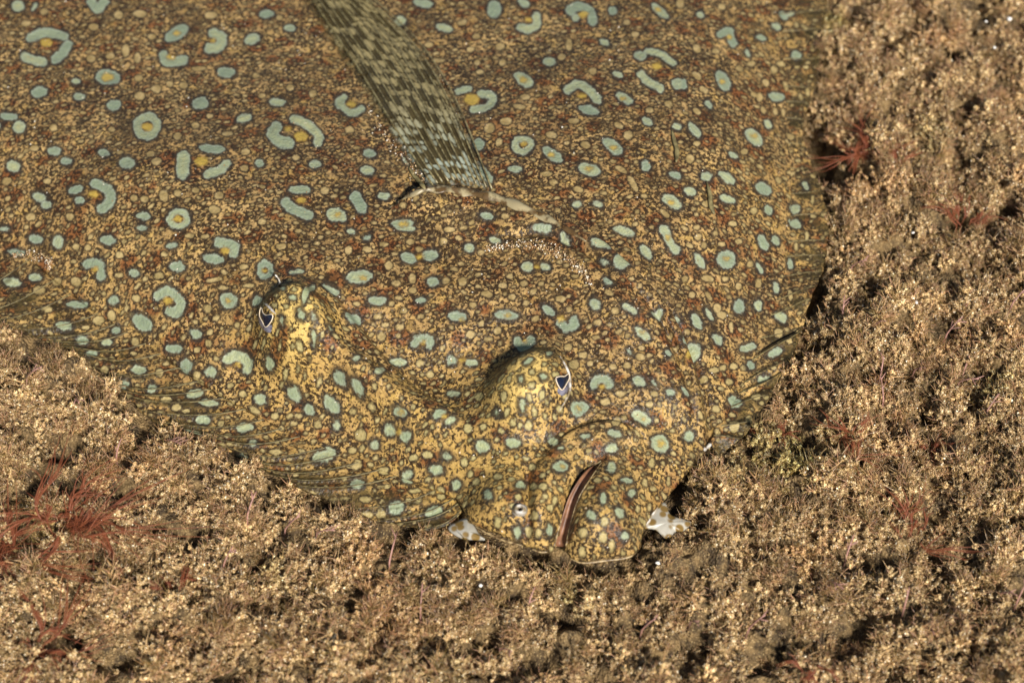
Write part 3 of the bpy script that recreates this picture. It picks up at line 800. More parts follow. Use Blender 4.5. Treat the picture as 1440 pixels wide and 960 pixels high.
# ------------------------------------------------------------------ fish body mesh
fish = tag(empty('flounder', (0, 0.05, 0)), 'mottled tan flounder with blue ringed spots lying flat on the algal turf', 'fish')
ORG = np.array([0, 0.05, 0])
vis_x = (fx > vmin[0]) & (fx < vmax[0]); vis_y = (fy > vmin[1]) & (fy < vmax[1])
ext_x = (fx > fmin[0]) & (fx < fmax[0]); ext_y = (fy > fmin[1]) & (fy < fmax[1])
ix = np.array([i for i in range(len(fx)) if vis_x[i] or (ext_x[i] and i % 2 == 0) or i % 8 == 0]); iy = np.array([j for j in range(len(fy)) if vis_y[j] or (ext_y[j] and j % 2 == 0) or j % 8 == 0])
MX, MY = FX[np.ix_(iy, ix)], FY[np.ix_(iy, ix)]
ny, nx = MX.shape
SDm = G_sd(MX, MY)
inn = SDm > 0
# exact inside test near the border
nb = np.abs(SDm) < 0.002
inn[nb] = inside(np.stack([MX[nb], MY[nb]], 1), OXY)
cellk = inn[:-1, :-1] | inn[1:, :-1] | inn[:-1, 1:] | inn[1:, 1:]
used = np.zeros((ny, nx), bool)
for a in (0, 1):
    for b in (0, 1):
        used[a:ny - 1 + a, b:nx - 1 + b] |= cellk
XY = np.stack([MX, MY], -1)
snap = used & ~inn
d, i, t = seg_dist(XY[snap], OXY, OB)
XY[snap] = OXY[i] + t[:, None] * (OB[i] - OXY[i])
Z = G_H(XY[..., 0], XY[..., 1])
idx = -np.ones((ny, nx), int); idx[used] = np.arange(used.sum())
BV = np.concatenate([XY[used], Z[used][:, None]], 1)
j, i2 = np.nonzero(cellk)
BF = np.stack([idx[j, i2], idx[j, i2 + 1], idx[j + 1, i2 + 1], idx[j + 1, i2]], 1)
# skirt: border edges folded down and slightly inwards to the seabed
ed = np.concatenate([BF[:, [0, 1]], BF[:, [1, 2]], BF[:, [2, 3]], BF[:, [3, 0]]])
key = np.sort(ed, 1); kk = key[:, 0].astype(np.int64) * len(BV) + key[:, 1]
u_, first, cnt = np.unique(kk, return_index=True, return_counts=True)
be = ed[first[cnt == 1]]
bv = np.unique(be)
cm = Grid(gx0, gy0, 0.001, blur(sd, 3))
gxx = cm(BV[bv, 0] + 0.001, BV[bv, 1]) - cm(BV[bv, 0] - 0.001, BV[bv, 1]); gyy = cm(BV[bv, 0], BV[bv, 1] + 0.001) - cm(BV[bv, 0], BV[bv, 1] - 0.001)
gl = np.sqrt(gxx ** 2 + gyy ** 2) + 1e-9
n0 = len(BV)
layers = [(-0.0002, 0.9), (0.0002, 0.78), (0.0035, 0.5), (0.007, -0.8)]
prev = {v: v for v in bv}
allV = [BV]; quads = [BF]; cur = n0
pm = np.arange(n0); 
prev_idx = pm.copy()
for off, zf in layers:
    nv = BV[bv].copy()
    nv[:, 0] += off * gxx / gl; nv[:, 1] += off * gyy / gl
    nv[:, 2] = nv[:, 2] * zf if zf > 0 else -0.004
    new_idx = np.full(n0, -1); new_idx[bv] = cur + np.arange(len(bv))
    quads.append(np.stack([be[:, 1] * 0 + prev_idx[be[:, 1]], prev_idx[be[:, 0]], new_idx[be[:, 0]], new_idx[be[:, 1]]], 1))
    allV.append(nv); cur += len(bv); prev_idx = np.where(new_idx >= 0, new_idx, prev_idx)
BVA = np.concatenate(allV); BFA = np.concatenate(quads)
body = mesh_obj('body', BVA - ORG, BFA, SKIN, fish, True, skin_attrs(BVA))


def child(name, V, F, mat, parent, attrs=None, smooth=True):
    return mesh_obj(name, np.asarray(V) - ORG, F, mat, parent, smooth, attrs)


def grid_faces(a, b):
    k = np.arange(a * b).reshape(a, b)
    return np.stack([k[:-1, :-1].ravel(), k[1:, :-1].ravel(), k[1:, 1:].ravel(), k[:-1, 1:].ravel()], 1)


def shell(V, a, b, th):
    """double a sheet grid into a thin closed shell"""
    W = V.reshape(-1, 3); L = W.copy(); L[:, 2] -= th
    F = grid_faces(a, b); n = len(W)
    k = np.arange(n).reshape(a, b)
    rim = np.concatenate([k[0, :], k[1:, -1], k[-1, -2::-1], k[-2:0:-1, 0]])
    r2 = np.roll(rim, -1)
    side = np.stack([rim, r2, r2 + n, rim + n], 1)
    return np.concatenate([W, L]), np.concatenate([F, F[:, ::-1] + n, side])


# ------------------------------------------------------------------ margin fins with their rays
for nm, nr in (('dorsal_fin', 32), ('anal_fin', 26), ('pelvic_fin', 6)):
    V = FINS[nm]; a, b = V.shape[:2]
    W, F = shell(V, a, b, 0.0003)
    sa_ = skin_attrs(W); ph = np.cos(2 * np.pi * (uneven(a, nr) - 0.12)); sa_['pleat'] = np.tile((ph[:, None] * sstep(-0.02, 0.3, np.linspace(-0.1, 1, b))[None]).ravel(), 2)
    tt_ = np.clip(np.linspace(-0.1, 1, b), 0, 1); fw = np.tile(np.tile(sstep(0.02, 0.5, tt_), a), 2); sa_['finw'] = fw; sa_['ochre'] = sa_['ochre'] * (1 - 0.4 * fw) + 0.35 * fw
    fo = child(nm, W, F, FINSKIN, fish, sa_)
    for k in range(nr):
        # a ray sits on each crest of the pleats
        f = float(np.interp(k + 0.25, uneven(a, nr), np.arange(a)))
        i0 = int(f); w = f - i0
        if i0 >= a - 1: continue
        L = V[i0] * (1 - w) + V[i0 + 1] * w
        kk = np.linspace(3, b - 2, 16).astype(int)
        path = L[kk].copy(); path[:, 2] += 0.00002
        rr = np.linspace(0.00020, 0.00009, len(kk))
        v, fc = tube(path, rr, 6)
        child('fin_ray', v, fc, RAYM, fo)

# ------------------------------------------------------------------ pectoral fin
Lp = catmull([(604, 268), (572, 222), (535, 165), (498, 105), (462, 50), (425, -8), (385, -70)], 8)
Rp = catmull([(694, 272), (676, 226), (652, 165), (626, 112), (592, 62), (548, 18), (490, -30)], 8)
na, nb_ = 67, len(Lp)
PV = np.zeros((na, nb_, 3)); ss_ = np.linspace(0, 1, na); tt = np.linspace(0, 1, nb_)
for k in range(nb_):
    px = Lp[k, 0] + (Rp[k, 0] - Lp[k, 0]) * ss_; py = Lp[k, 1] + (Rp[k, 1] - Lp[k, 1]) * ss_ - 10 * np.sin(np.pi * ss_) * (1 - tt[k])
    h = cast(px, py, G_H)
    lift = 0.0004 + 0.0024 * np.sin(np.pi * min(1, tt[k] * 0.8)) * (0.35 + 0.65 * np.sin(np.pi * np.clip(ss_ * 0.85 + 0.1, 0, 1)))
    lift = lift + 0.00035 * np.cos(ss_ * 12 * 2 * np.pi) * min(1, tt[k] * 4)
    PV[:, k] = at_z(px, py, h[:, 2] + lift)
MP = Mat('pectoral_membrane')
sa, ta = M_s, M_t = MP.attr('across'), MP.attr('along')
co = MP.attr('skin', True)
fr = math_node(MP.nt, 'FRACT', sa * 12.0)
rowv = ta * 24.0 + MP.noise(co, 0.1, 2) * 3.2 + sa * 2.0
fr2 = math_node(MP.nt, 'FRACT', rowv)
cellid = math_node(MP.nt, 'FLOOR', sa * 12.0) * 7.31 + math_node(MP.nt, 'FLOOR', rowv) * 3.17
wn_ = MP.nt.nodes.new('ShaderNodeTexWhiteNoise'); wn_.noise_dimensions = '1D'; put(MP.nt, wn_.inputs['W'], cellid)
rv = S(MP.nt, wn_.outputs['Value'])
dx_ = math_node(MP.nt, 'ABSOLUTE', fr - 0.5) * 2.0; dy_ = math_node(MP.nt, 'ABSOLUTE', fr2 - 0.5) * 2.0
rr_ = math_node(MP.nt, 'SQRT', dx_ * dx_ * 1.1 + dy_ * dy_ * 1.0)
cellm = MP.ss(rr_ + (MP.noise(co, 0.9, 2) - 0.5) * 1.1 - rv * 0.25, 0.85, 0.5)
bandn = MP.ss(MP.noise(co, 0.12, 2), 0.42, 0.6)
mem = MP.mix(MP.noise(co, 0.7, 2), c8(40, 34, 18), c8(86, 74, 44))
mem = MP.mix(MP.ss(dx_, 0.72, 0.95) * 0.7, mem, c8(164, 150, 96))
pale = MP.mix(MP.ss(ta, 0.42, 0.12), c8(142, 128, 88), c8(146, 152, 134))
mem = MP.mix(cellm * MP.ss(rv + bandn * 0.25, 0.42, 0.52), mem, pale)
mem = MP.mix(MP.ss(MP.noise(co, 0.35, 3), 0.42, 0.66) * 0.55, mem, c8(50, 42, 24))
MP.set(Base_Color=mem, Roughness=0.4, Specular_IOR_Level=0.3, Alpha=(0.80 + cellm * 0.2 - MP.ss(ta, 0.1, 0.9) * 0.15) * (1.0 - MP.ss(ta, 0.10, 0.0) * 0.8) * (1.0 - MP.ss(sa + (MP.noise(co, 0.4, 3) - 0.5) * 0.45, 0.12, 0.02) * 0.9 - MP.ss(sa + (MP.noise(co, 0.4, 3) - 0.5) * 0.45, 0.84, 0.96) * 0.9))
W, F = shell(PV, na, nb_, 0.0002)
at_ = skin_attrs(W); SS, TT = np.meshgrid(ss_, tt, indexing='ij')
at_['across'] = np.tile(SS.ravel(), 2); at_['along'] = np.tile(TT.ravel(), 2)
pec = child('pectoral_fin', W, F, MP.m, fish, at_)
PRAY = simple('pectoral_ray_skin', c8(132, 120, 82), 0.4, 0.4, 700, c8(74, 64, 38))
for k in range(1, 13):
    i0 = min(na - 1, int(round(k / 12 * (na - 1))))
    path = PV[i0].copy(); path[:, 2] += 0.0001
    v, fc = tube(path[1::3], np.linspace(0.00026, 0.00014, len(path[1::3])), 6)
    child('fin_ray', v, fc, PRAY, pec)


# ------------------------------------------------------------------ eyes, mouth, nostril, membranes
def normals(P, e=0.0006):
    gx = (G_H(P[:, 0] + e, P[:, 1]) - G_H(P[:, 0] - e, P[:, 1])) / (2 * e); gy = (G_H(P[:, 0], P[:, 1] + e) - G_H(P[:, 0], P[:, 1] - e)) / (2 * e)
    N = np.stack([-gx, -gy, np.ones_like(gx)], 1)
    return N / np.linalg.norm(N, axis=1)[:, None]


def patch(name, pts, mat, parent, off=0.0002, dome=0.0004, rings=5):
    """a slightly domed closed patch lying on the skin, outline given in picture pixels"""
    c = catmull(pts, 5, closed=True)
    m = c.mean(0)
    V = []; n = len(c)
    for r in range(rings + 1):
        f = 1 - r / (rings + 0.6)
        q = m + (c - m) * f
        P = cast(q[:, 0], q[:, 1], G_H); N = normals(P)
        V.append(P + N * (off + dome * (1 - f * f)))
    V = np.concatenate(V)
    F = [(r * n + i, r * n + (i + 1) % n, (r + 1) * n + (i + 1) % n, (r + 1) * n + i) for r in range(rings) for i in range(n)]
    F.append(tuple(rings * n + i for i in range(n)))
    return child(name, V, F, mat, parent), c


def line_on(pts, lift=0.0, n=5, closed=False):
    c = catmull(pts, n, closed)
    if closed: c = np.concatenate([c, c[:1]])
    P = cast(c[:, 0], c[:, 1], G_H); return P + normals(P) * lift


def e8(x0, y0, pts): return [(x0 + a / 8, y0 + b / 8) for a, b in pts]


EYES = [
    dict(pup=e8(340, 370, [(240, 500), (262, 562), (302, 584), (352, 574), (368, 600), (345, 660), (290, 716), (255, 660), (226, 606), (222, 560)]),
         corn=e8(340, 370, [(196, 590), (226, 606), (255, 660), (290, 722), (340, 690), (345, 745), (310, 785), (235, 735), (192, 660)]),
         lid=e8(340, 370, [(250, 450), (300, 480), (345, 530), (385, 570)])),
    dict(pup=e8(680, 470, [(803, 492), (850, 478), (892, 478), (937, 450), (944, 500), (908, 570), (868, 624), (835, 596), (806, 534)]),
         corn=e8(680, 470, [(868, 628), (908, 572), (946, 505), (962, 560), (945, 640), (890, 690), (832, 660), (835, 610)]),
         lid=e8(680, 470, [(850, 240), (900, 320), (950, 430), (968, 540), (965, 640), (920, 740), (850, 860)])),
]
for e in EYES:
    ey, _ = patch('eye', e['corn'], CORN, fish, 0.00015, 0.0005)
    patch('pupil', e['pup'], PUPIL, ey, 0.0005, 0.0005)
    P = line_on(e['pup'], 0.00055, 3, True)
    v, f = tube(P, 0.00014, 6)
    child('iris_rim', v, f, GOLDM, ey)
    P = line_on(e['lid'], 0.0001, 4)
    v, f = tube(P, np.interp(np.linspace(0, 1, len(P)), [0, .3, .8, 1], [0.0001, .0004, .0003, .0001]), 6)
    child('eyelid', v, f, WHITE, ey)
# a short thread standing on the upper eye
P = line_on([(392, 402), (393, 396)], 0.0)[:1]
path = P + np.array([[0, 0, 0], [0.0004, 0.0002, 0.0012], [0.0001, 0.0004, 0.0026], [-0.0006, 0.0005, 0.0038]])
v, f = tube(path, [0.00035, 0.00025, 0.0002, 0.00022], 6, upv=(1, 0.2, 0)); child('cirrus', v, f, WHITE, fish)

# mouth membrane: the brown-pink strip in the open slit
ml = catmull([(845, 648), (822, 664), (801, 696), (788, 735), (779, 768)], 6); mr = catmull([(846, 650), (831, 672), (814, 700), (803, 735), (796, 767)], 6)
Vm = []
for k in range(7):
    s = k / 6
    q = ml * (1 - s) + mr * s
    e = np.sin(np.pi * s)
    zl = cast(ml[:, 0], ml[:, 1], G_H)[:, 2]; zr = cast(mr[:, 0], mr[:, 1], G_H)[:, 2]
    z = np.maximum(zl, zr) - 0.0003 - 0.0014 * e - 0.0010 * (1 - s)
    Vm.append(at_z(q[:, 0], q[:, 1], z))
Vm = np.array(Vm)
W, F = shell(Vm, *Vm.shape[:2], 0.0004)
mouth = child('mouth', W, F, MOUTH, fish)
LIP = simple('lip_edge', c8(158, 136, 96), 0.4, 0.4, 900, c8(84, 64, 38))
for c in (ml, mr):
    P = cast(c[:, 0], c[:, 1], G_H); P[:, 2] += 0.0001
    v, f = tube(P, np.linspace(0.0001, 0.00026, len(P)), 6); child('lip', v, f, LIP, fish)
# pale rims of the jaw lobes
for pts in ([(668, 740), (702, 757), (735, 767)], [(748, 772), (762, 776), (778, 772), (786, 758)], [(800, 784), (820, 791), (850, 788), (884, 783), (898, 772)]):
    c = catmull(pts, 6); P = at_z(c[:, 0], c[:, 1], np.full(len(c), 0.0053))
    v, f = tube(P, np.interp(np.linspace(0, 1, len(P)), [0, .2, .8, 1], [.0001, .00026, .00026, .0001]), 8)
    child('jaw_rim', v, f, LIP, fish)
# nostril: a short pale tube
P = cast(731, 716, G_H)[0]
ang = np.linspace(0, 2 * np.pi, 12, endpoint=False); V = []; Fn = []
prof_n = [(0.0020, -0.0004), (0.0016, 0.0008), (0.0013, 0.0019), (0.0010, 0.0022), (0.0007, 0.0018), (0.0004, 0.0006)]
for r, z in prof_n:
    V += [P + np.array([r * math.cos(a), r * math.sin(a) - z * 0.5, z]) for a in ang]
for k in range(len(prof_n) - 1):
    Fn += [(k * 12 + i, k * 12 + (i + 1) % 12, (k + 1) * 12 + (i + 1) % 12, (k + 1) * 12 + i) for i in range(12)]
child('nostril', V, Fn, WHITE, fish)
# gill membrane: a pale fold along the rear edge of the gill cover
GM = Mat('gill_membrane'); co_ = GM.obj()
GM.set(Base_Color=GM.mix(GM.ss(GM.noise(co_, 260, 3), 0.40, 0.56), c8(146, 132, 98), c8(84, 64, 36)), Alpha=GM.ss(GM.noise(co_, 420, 3), 0.30, 0.5) * 0.8 + 0.1, Roughness=0.4, Specular_IOR_Level=0.4)
c = catmull([(548, 292), (582, 272), (620, 266), (660, 271), (700, 279), (745, 296), (790, 318), (825, 340)], 8)
P = cast(c[:, 0], c[:, 1], G_H); m = len(P)
Vg = np.zeros((m, 9, 3)); sw = np.sin(np.pi * np.linspace(0.02, 0.98, m)) ** 0.7
for k in range(9):
    s = k / 8 - 0.5
    Vg[:, k] = P
    Vg[:, k, 0] += 0.0012 * s * sw; Vg[:, k, 1] += 0.0030 * s * sw * (0.8 + 0.3 * np.sin(np.arange(m) * 0.9))
    Vg[:, k, 2] = G_H(Vg[:, k, 0], Vg[:, k, 1]) * 0.5 + P[:, 2] * 0.5 + 0.0001 + 0.0008 * sw * (1 - (2 * s) ** 2) * (0.7 + 0.4 * np.sin(np.arange(m) * 0.7))
W, F = shell(Vg, m, 9, 0.0004); child('gill_membrane', W, F, GM.m, fish)
# pale pelvic flaps peeping out below the head
WF = Mat('white_flap'); co_ = WF.obj()
WF.set(Base_Color=WF.mix(WF.ss(WF.vor(co_, 420), 0.58, 0.36), c8(172, 166, 150), c8(124, 98, 50)), Alpha=0.78, Roughness=0.35, Specular_IOR_Level=0.5)


def flap(pts, z0, z1, nm):
    c = catmull(pts, 4, closed=True); m = c.mean(0); n = len(c); V = []
    for r in range(6):
        f = 1 - r / 5.5
        q = m + (c - m) * f
        zz = np.interp(q[:, 0], [c[:, 0].min(), c[:, 0].max()], [z0, z1]) / 1000 + 0.0009 * (1 - f * f) + 0.00015 * np.sin(np.arange(n) * 1.3) * f
        V.append(at_z(q[:, 0], q[:, 1], zz))
    V = np.concatenate(V); L = V.copy(); L[:, 2] -= 0.0005
    F = [(r * n + i, r * n + (i + 1) % n, (r + 1) * n + (i + 1) % n, (r + 1) * n + i) for r in range(5) for i in range(n)] + [tuple(5 * n + i for i in range(n))]
    F2 = [tuple(x + len(V) for x in reversed(q)) for q in F]
    S_ = [(i, i + len(V), (i + 1) % n + len(V), (i + 1) % n) for i in range(n)]
    return child(nm, np.concatenate([V, L]), F + F2 + S_, WF.m, fish)


flap([(904, 740), (918, 716), (934, 704), (942, 722), (958, 728), (972, 734), (962, 745), (950, 747), (938, 757), (922, 744)], 4.5, 3.0, 'pelvic_flap')
flap([(630, 742), (648, 730), (662, 730), (672, 748), (682, 758), (664, 758), (648, 756)], 3.0, 4.6, 'pelvic_flap')
c = catmull([(908, 738), (930, 702), (958, 668), (985, 638), (1000, 624)], 6); P = at_z(c[:, 0], c[:, 1], np.full(len(c), 0.0046))
P[:, 2] += 0.0003 * np.sin(np.arange(len(P)) * 1.7)
v, f = tube(P, 0.00045 + 0.0002 * np.sin(np.arange(len(P)) * 2.3), 6); child('gill_edge', v, f, WHITE, fish)
# tail, out of the picture
tv = at_z(np.array([330., 200., -60., 20., 120., 330.]), np.array([-800., -770., -930., -1060., -1160., -1120.]), 0.004)
c = catmull(tv[:, :2], 5, closed=True); n = len(c)
V = np.concatenate([np.c_[c, np.full(n, 0.005)], np.c_[c, np.full(n, 0.004)]])
tail = child('tail_fin', V, [tuple(range(n)), tuple(range(2 * n - 1, n - 1, -1))] + [(i, i + n, (i + 1) % n + n, (i + 1) % n) for i in range(n)], FINSKIN, fish, skin_attrs(V))

# ================================================================== seabed
def axis(lo, hi, step, far):
    core = np.arange(lo, hi, step); ext = []
    d = step; x = hi
    while x < far: d *= 1.35; x += d; ext.append(x)
    ext = np.array(ext); return np.concatenate([(lo - (ext - hi))[::-1], core, ext])


tx = axis(-0.20, 0.20, 0.0009, 2.0); ty = axis(-0.13, 0.21, 0.0009, 2.0)
TX, TY = np.meshgrid(tx, ty)
q = np.stack([TX.ravel(), TY.ravel()], 1)
near = (np.abs(q[:, 0]) < 0.4) & (q[:, 1] < 0.6) & (q[:, 1] > -0.3)
ft = np.zeros(len(q)); ft[near] = footprint(q[near]).astype(float); ft = blur(ft.reshape(TX.shape), 3)
holes = [(1158, 200, 34, 56, 15), (1142, 420, 22, 60, 8), (1135, 480, 22, 30, 6), (735, 785, 60, 16, 5), (850, 802, 60, 16, 4), (800, 790, 30, 14, 4), (640, 762, 40, 14, 3), (1120, 160, 22, 30, 5)]
HOLES = []
for (a, b, rx, ry, dz) in holes:
    p = at_z(np.array(float(a)), np.array(float(b)), 0.0); HOLES.append((p[0], p[1], rx * 0.00018, ry * 0.00018 / 0.79, dz / 1000))


def hole(x, y):
    s = np.zeros_like(x)
    for (a, b, rx, ry, dz) in HOLES: s = s + dz * np.exp(-((x - a) / rx) ** 2 - ((y - b) / ry) ** 2)
    return s


def lumps(x, y):
    X, Y = x * 1000, y * 1000
    return 0.0045 * fbm(X / 34, Y / 34, 21, 2) + 0.0084 * fbm(X / 11, Y / 11, 31, 2) + 0.0020 * noise2(X / 3.4, Y / 3.4, 41)


TZ = (lumps(TX, TY) + 0.0004) * (1 - ft) - 0.0035 * ft - hole(TX, TY)
G_ft = None
SB = Mat('seabed_sediment'); co_ = SB.obj()
cs = SB.mix(SB.ss(SB.noise(co_, 260, 4, 0.7), 0.35, 0.65), c8(60, 47, 30), c8(124, 100, 64))
cs = SB.mix(SB.ss(SB.vor(co_, 1500), 0.35, 0.1) * 0.5, cs, c8(190, 164, 112))
SB.set(Base_Color=cs, Roughness=0.75, Specular_IOR_Level=0.3)
SB.bump(SB.noise(co_, 900, 3, 0.7) + SB.vor(co_, 1300), 0.9, 0.0008)
k = np.arange(TX.size).reshape(TX.shape)
F = np.stack([k[:-1, :-1].ravel(), k[:-1, 1:].ravel(), k[1:, 1:].ravel(), k[1:, :-1].ravel()], 1)
seabed = tag(mesh_obj('seabed', np.stack([TX.ravel(), TY.ravel(), TZ.ravel()], 1), F, SB.m), kind='structure')


def ground(x, y):
    ix = np.clip(np.searchsorted(tx, x) - 1, 0, len(tx) - 2); iy = np.clip(np.searchsorted(ty, y) - 1, 0, len(ty) - 2)
    fx_ = (x - tx[ix]) / (tx[ix + 1] - tx[ix]); fy_ = (y - ty[iy]) / (ty[iy + 1] - ty[iy])
    return (TZ[iy, ix] * (1 - fx_) + TZ[iy, ix + 1] * fx_) * (1 - fy_) + (TZ[iy + 1, ix] * (1 - fx_) + TZ[iy + 1, ix + 1] * fx_) * fy_


# ------------------------------------------------------------------ the turf: tufts of filaments caked with sediment
OCT_V = np.array([(1, 1, 1), (-1, -1, 1), (-1, 1, -1), (1, -1, -1)], float) * 0.75
OCT_F = np.array([(0, 2, 1), (0, 1, 3), (0, 3, 2), (1, 2, 3)])
NG = len(OCT_V)


def grain(c, r):
    a = RNG.standard_normal((3, 3)); qm, _ = np.linalg.qr(a)
    return (OCT_V * (r * RNG.uniform(0.5, 1.4, 3))) @ qm.T + c


def ico(sub=1):
    p = (1 + 5 ** 0.5) / 2
    V = [(-1, p, 0), (1, p, 0), (-1, -p, 0), (1, -p, 0), (0, -1, p), (0, 1, p), (0, -1, -p), (0, 1, -p), (p, 0, -1), (p, 0, 1), (-p, 0, -1), (-p, 0, 1)]
    F = [(0, 11, 5), (0, 5, 1), (0, 1, 7), (0, 7, 10), (0, 10, 11), (1, 5, 9), (5, 11, 4), (11, 10, 2), (10, 7, 6), (7, 1, 8), (3, 9, 4), (3, 4, 2), (3, 2, 6), (3, 6, 8), (3, 8, 9), (4, 9, 5), (2, 4, 11), (6, 2, 10), (8, 6, 7), (9, 8, 1)]
    V = [np.array(v) / np.linalg.norm(v) for v in V]
    for _ in range(sub):
        mid = {}; G = []

        def m(a, b):
            k = (min(a, b), max(a, b))
            if k not in mid:
                v = V[a] + V[b]; V.append(v / np.linalg.norm(v)); mid[k] = len(V) - 1
            return mid[k]
        for a, b, c in F:
            x, y, z = m(a, b), m(b, c), m(c, a); G += [(a, x, z), (b, y, x), (c, z, y), (x, y, z)]
        F = G
    return np.array(V), np.array(F)


ICO_V, ICO_F = ico(1)
GC = [c8(190, 162, 114), c8(168, 139, 94), c8(140, 112, 72), c8(208, 184, 138), c8(108, 84, 53), c8(176, 143, 106), c8(240, 228, 200)]
GW = np.array([.26, .24, .15, .15, .08, .06, .06])


def make_tuft(kind):
    """a few crusted lumps on stalks, furred with sediment grains and loose threads (mm)"""
    V = []; F = []; C = []; n = 0
    k4 = kind % 4
    fuzzy = kind >= 14
    lumps_n = (12, 11, 13, 8)[k4]
    top = RNG.uniform(3.0, 5.6) if k4 != 3 else RNG.uniform(1.6, 2.6)
    tone = RNG.uniform(0.8, 1.1)
    for s in range(lumps_n):
        f = (s + 0.6) / lumps_n
        c = np.array([RNG.normal(0, 1.05), RNG.normal(0, 1.05), top * f])
        r = RNG.uniform(0.3, 0.62) * (1.1 - 0.45 * f) * (0.6 if fuzzy else 1)
        vv = ICO_V * (r * (1 + RNG.normal(0, 0.22, (len(ICO_V), 1)))) * np.array([1, 1, 1.25]) + c
        V.append(vv); F.append(ICO_F + n); n += len(vv)
        C += [tuple(tone * np.array(GC[RNG.choice(6)]) * 0.82)] * len(vv)
        for g in range(int((30 if fuzzy else 90) * r)):
            d = RNG.standard_normal(3); d /= np.linalg.norm(d)
            if d[2] < -0.4: d[2] *= -1.0
            q_ = c + d * r * np.array([1, 1, 1.25]) * RNG.uniform(0.9, 1.7)
            V.append(grain(q_, RNG.choice([0.10, 0.14, 0.19, 0.28], p=[.42, .36, .18, .04]))); F.append(OCT_F + n); n += NG
            C += [tuple(tone * np.array(GC[RNG.choice(len(GC), p=GW)]))] * NG
        for w in range(11 if fuzzy else 3 if k4 in (1, 2) else 2):      # threads sticking out
            d = RNG.standard_normal(3); d[2] = abs(d[2]) + 0.3; d /= np.linalg.norm(d)
            u = np.linspace(0, 1, 5); L = RNG.uniform(1.2, 2.8); bd = RNG.normal(0, 0.5, 3)
            path = c + d[None] * (u * L)[:, None] + bd[None] * (u * u)[:, None]
            tv_, tf_ = tube(path, np.linspace(0.10, 0.04, 5), 3, upv=(0.31, 0.9, 0.13))
            tri = []
            for q_ in tf_: tri += [(q_[0], q_[i], q_[i + 1]) for i in range(1, len(q_) - 1)]
            V.append(tv_); F.append(np.array(tri) + n); n += len(tv_)
            C += [random.choice((c8(158, 120, 90), c8(128, 98, 62), c8(176, 146, 104), c8(104, 86, 46)))] * len(tv_)
    return np.concatenate(V) / 1000, np.concatenate(F), np.array(C)


protos = [make_tuft(k) for k in range(18)]
# where the tufts stand
sp = 0.0021
gx_, gy_ = np.meshgrid(np.arange(-0.23, 0.23, sp), np.arange(-0.145, 0.24, sp))
pts = np.stack([gx_.ravel(), gy_.ravel()], 1) + RNG.uniform(-0.5, 0.5, (gx_.size, 2)) * sp * 1.1
fpn = footprint(pts)
# distance to the footprint edge
gsd = np.array([G_sd(pts[:, 0], pts[:, 1])]).ravel()
keep = ~fpn
keep &= hole(pts[:, 0], pts[:, 1]) < 0.0085
lm = lumps(pts[:, 0], pts[:, 1])
gap = fbm(pts[:, 0] * 1000 / 9, pts[:, 1] * 1000 / 9, 55, 2)
keep &= ~(((gap < -0.16) | (lm < -0.0028)) & (RNG.random(len(pts)) < 0.85))
sandp = at_z(np.array(960.), np.array(790.), 0.0)[:2]
sand_d = np.exp(-((pts[:, 0] - sandp[0]) / 0.012) ** 2 - ((pts[:, 1] - sandp[1]) / 0.010) ** 2)
keep &= RNG.random(len(pts)) > sand_d * 0.9
pts = pts[keep]; lm = lm[keep]; gap = gap[keep]; sand_d = sand_d[keep]
pz = ground(pts[:, 0], pts[:, 1])
scl = np.clip(0.9 + 50 * lm + 0.5 * gap, 0.5, 1.5) * RNG.uniform(0.75, 1.25, len(pts)) * (1 - 0.4 * sand_d)
# shorter where the fish presses on them
edge = np.zeros(len(pts))
for rr in (0.002, 0.005):
    for a in np.linspace(0, 2 * np.pi, 8, endpoint=False):
        edge += footprint(pts + rr * np.array([math.cos(a), math.sin(a)]))
scl *= np.clip(1.0 - edge / 16 * 0.7, 0.4, 1)
rot = np.stack([RNG.normal(0, 0.25, len(pts)), RNG.normal(0, 0.25, len(pts)), RNG.uniform(0, 6.28, len(pts))], 1)
# greenish and pinkish patches of turf
hue = fbm(pts[:, 0] * 1000 / 22, pts[:, 1] * 1000 / 22, 77, 3) * 0.95
for (a, b, r, kk) in ((1115, 630, 60, .9), (1090, 30, 70, .8), (1130, 690, 50, .6), (60, 720, 80, .3), (840, 890, 60, .4), (1010, 690, 40, .3), (1150, 20, 60, .5)):
    p = at_z(np.array(float(a)), np.array(float(b)), 0.003)
    hue += kk * np.exp(-((pts[:, 0] - p[0]) ** 2 + (pts[:, 1] - p[1]) ** 2) / (r * 0.00018) ** 2)
PVs = []; PFs = []; PC = []; pid = []; n = 0
for i, (v, f, c) in enumerate(protos):
    PVs.append(v); PFs.append(f + n); PC.append(c); pid.append(np.full(len(v), i)); n += len(v)
npt = len(pts)
VV = np.concatenate(PVs + [np.c_[pts, pz - 0.0006]])
FFc = np.concatenate(PFs)
TM = Mat('turf_sediment')
gc = TM.attr('gcol', True); hu = TM.attr('hue', kind='INSTANCER'); rn = TM.attr('shade', kind='INSTANCER')
c = TM.mix(1.0, gc, TM.mix(rn, (0.84, 0.80, 0.75), (1.42, 1.38, 1.28)), 'MULTIPLY')
c = TM.mix(TM.ss(hu, 0.3, 0.95) * 0.75, c, TM.mix(1.0, c, (0.55, 0.72, 0.28), 'MULTIPLY'))
c = TM.mix(TM.ss(hu, -0.12, -0.50) * 0.5, c, TM.mix(1.0, c, (0.98, 0.78, 0.66), 'MULTIPLY'))
TM.set(Base_Color=c, Roughness=0.34, Specular_IOR_Level=0.6)
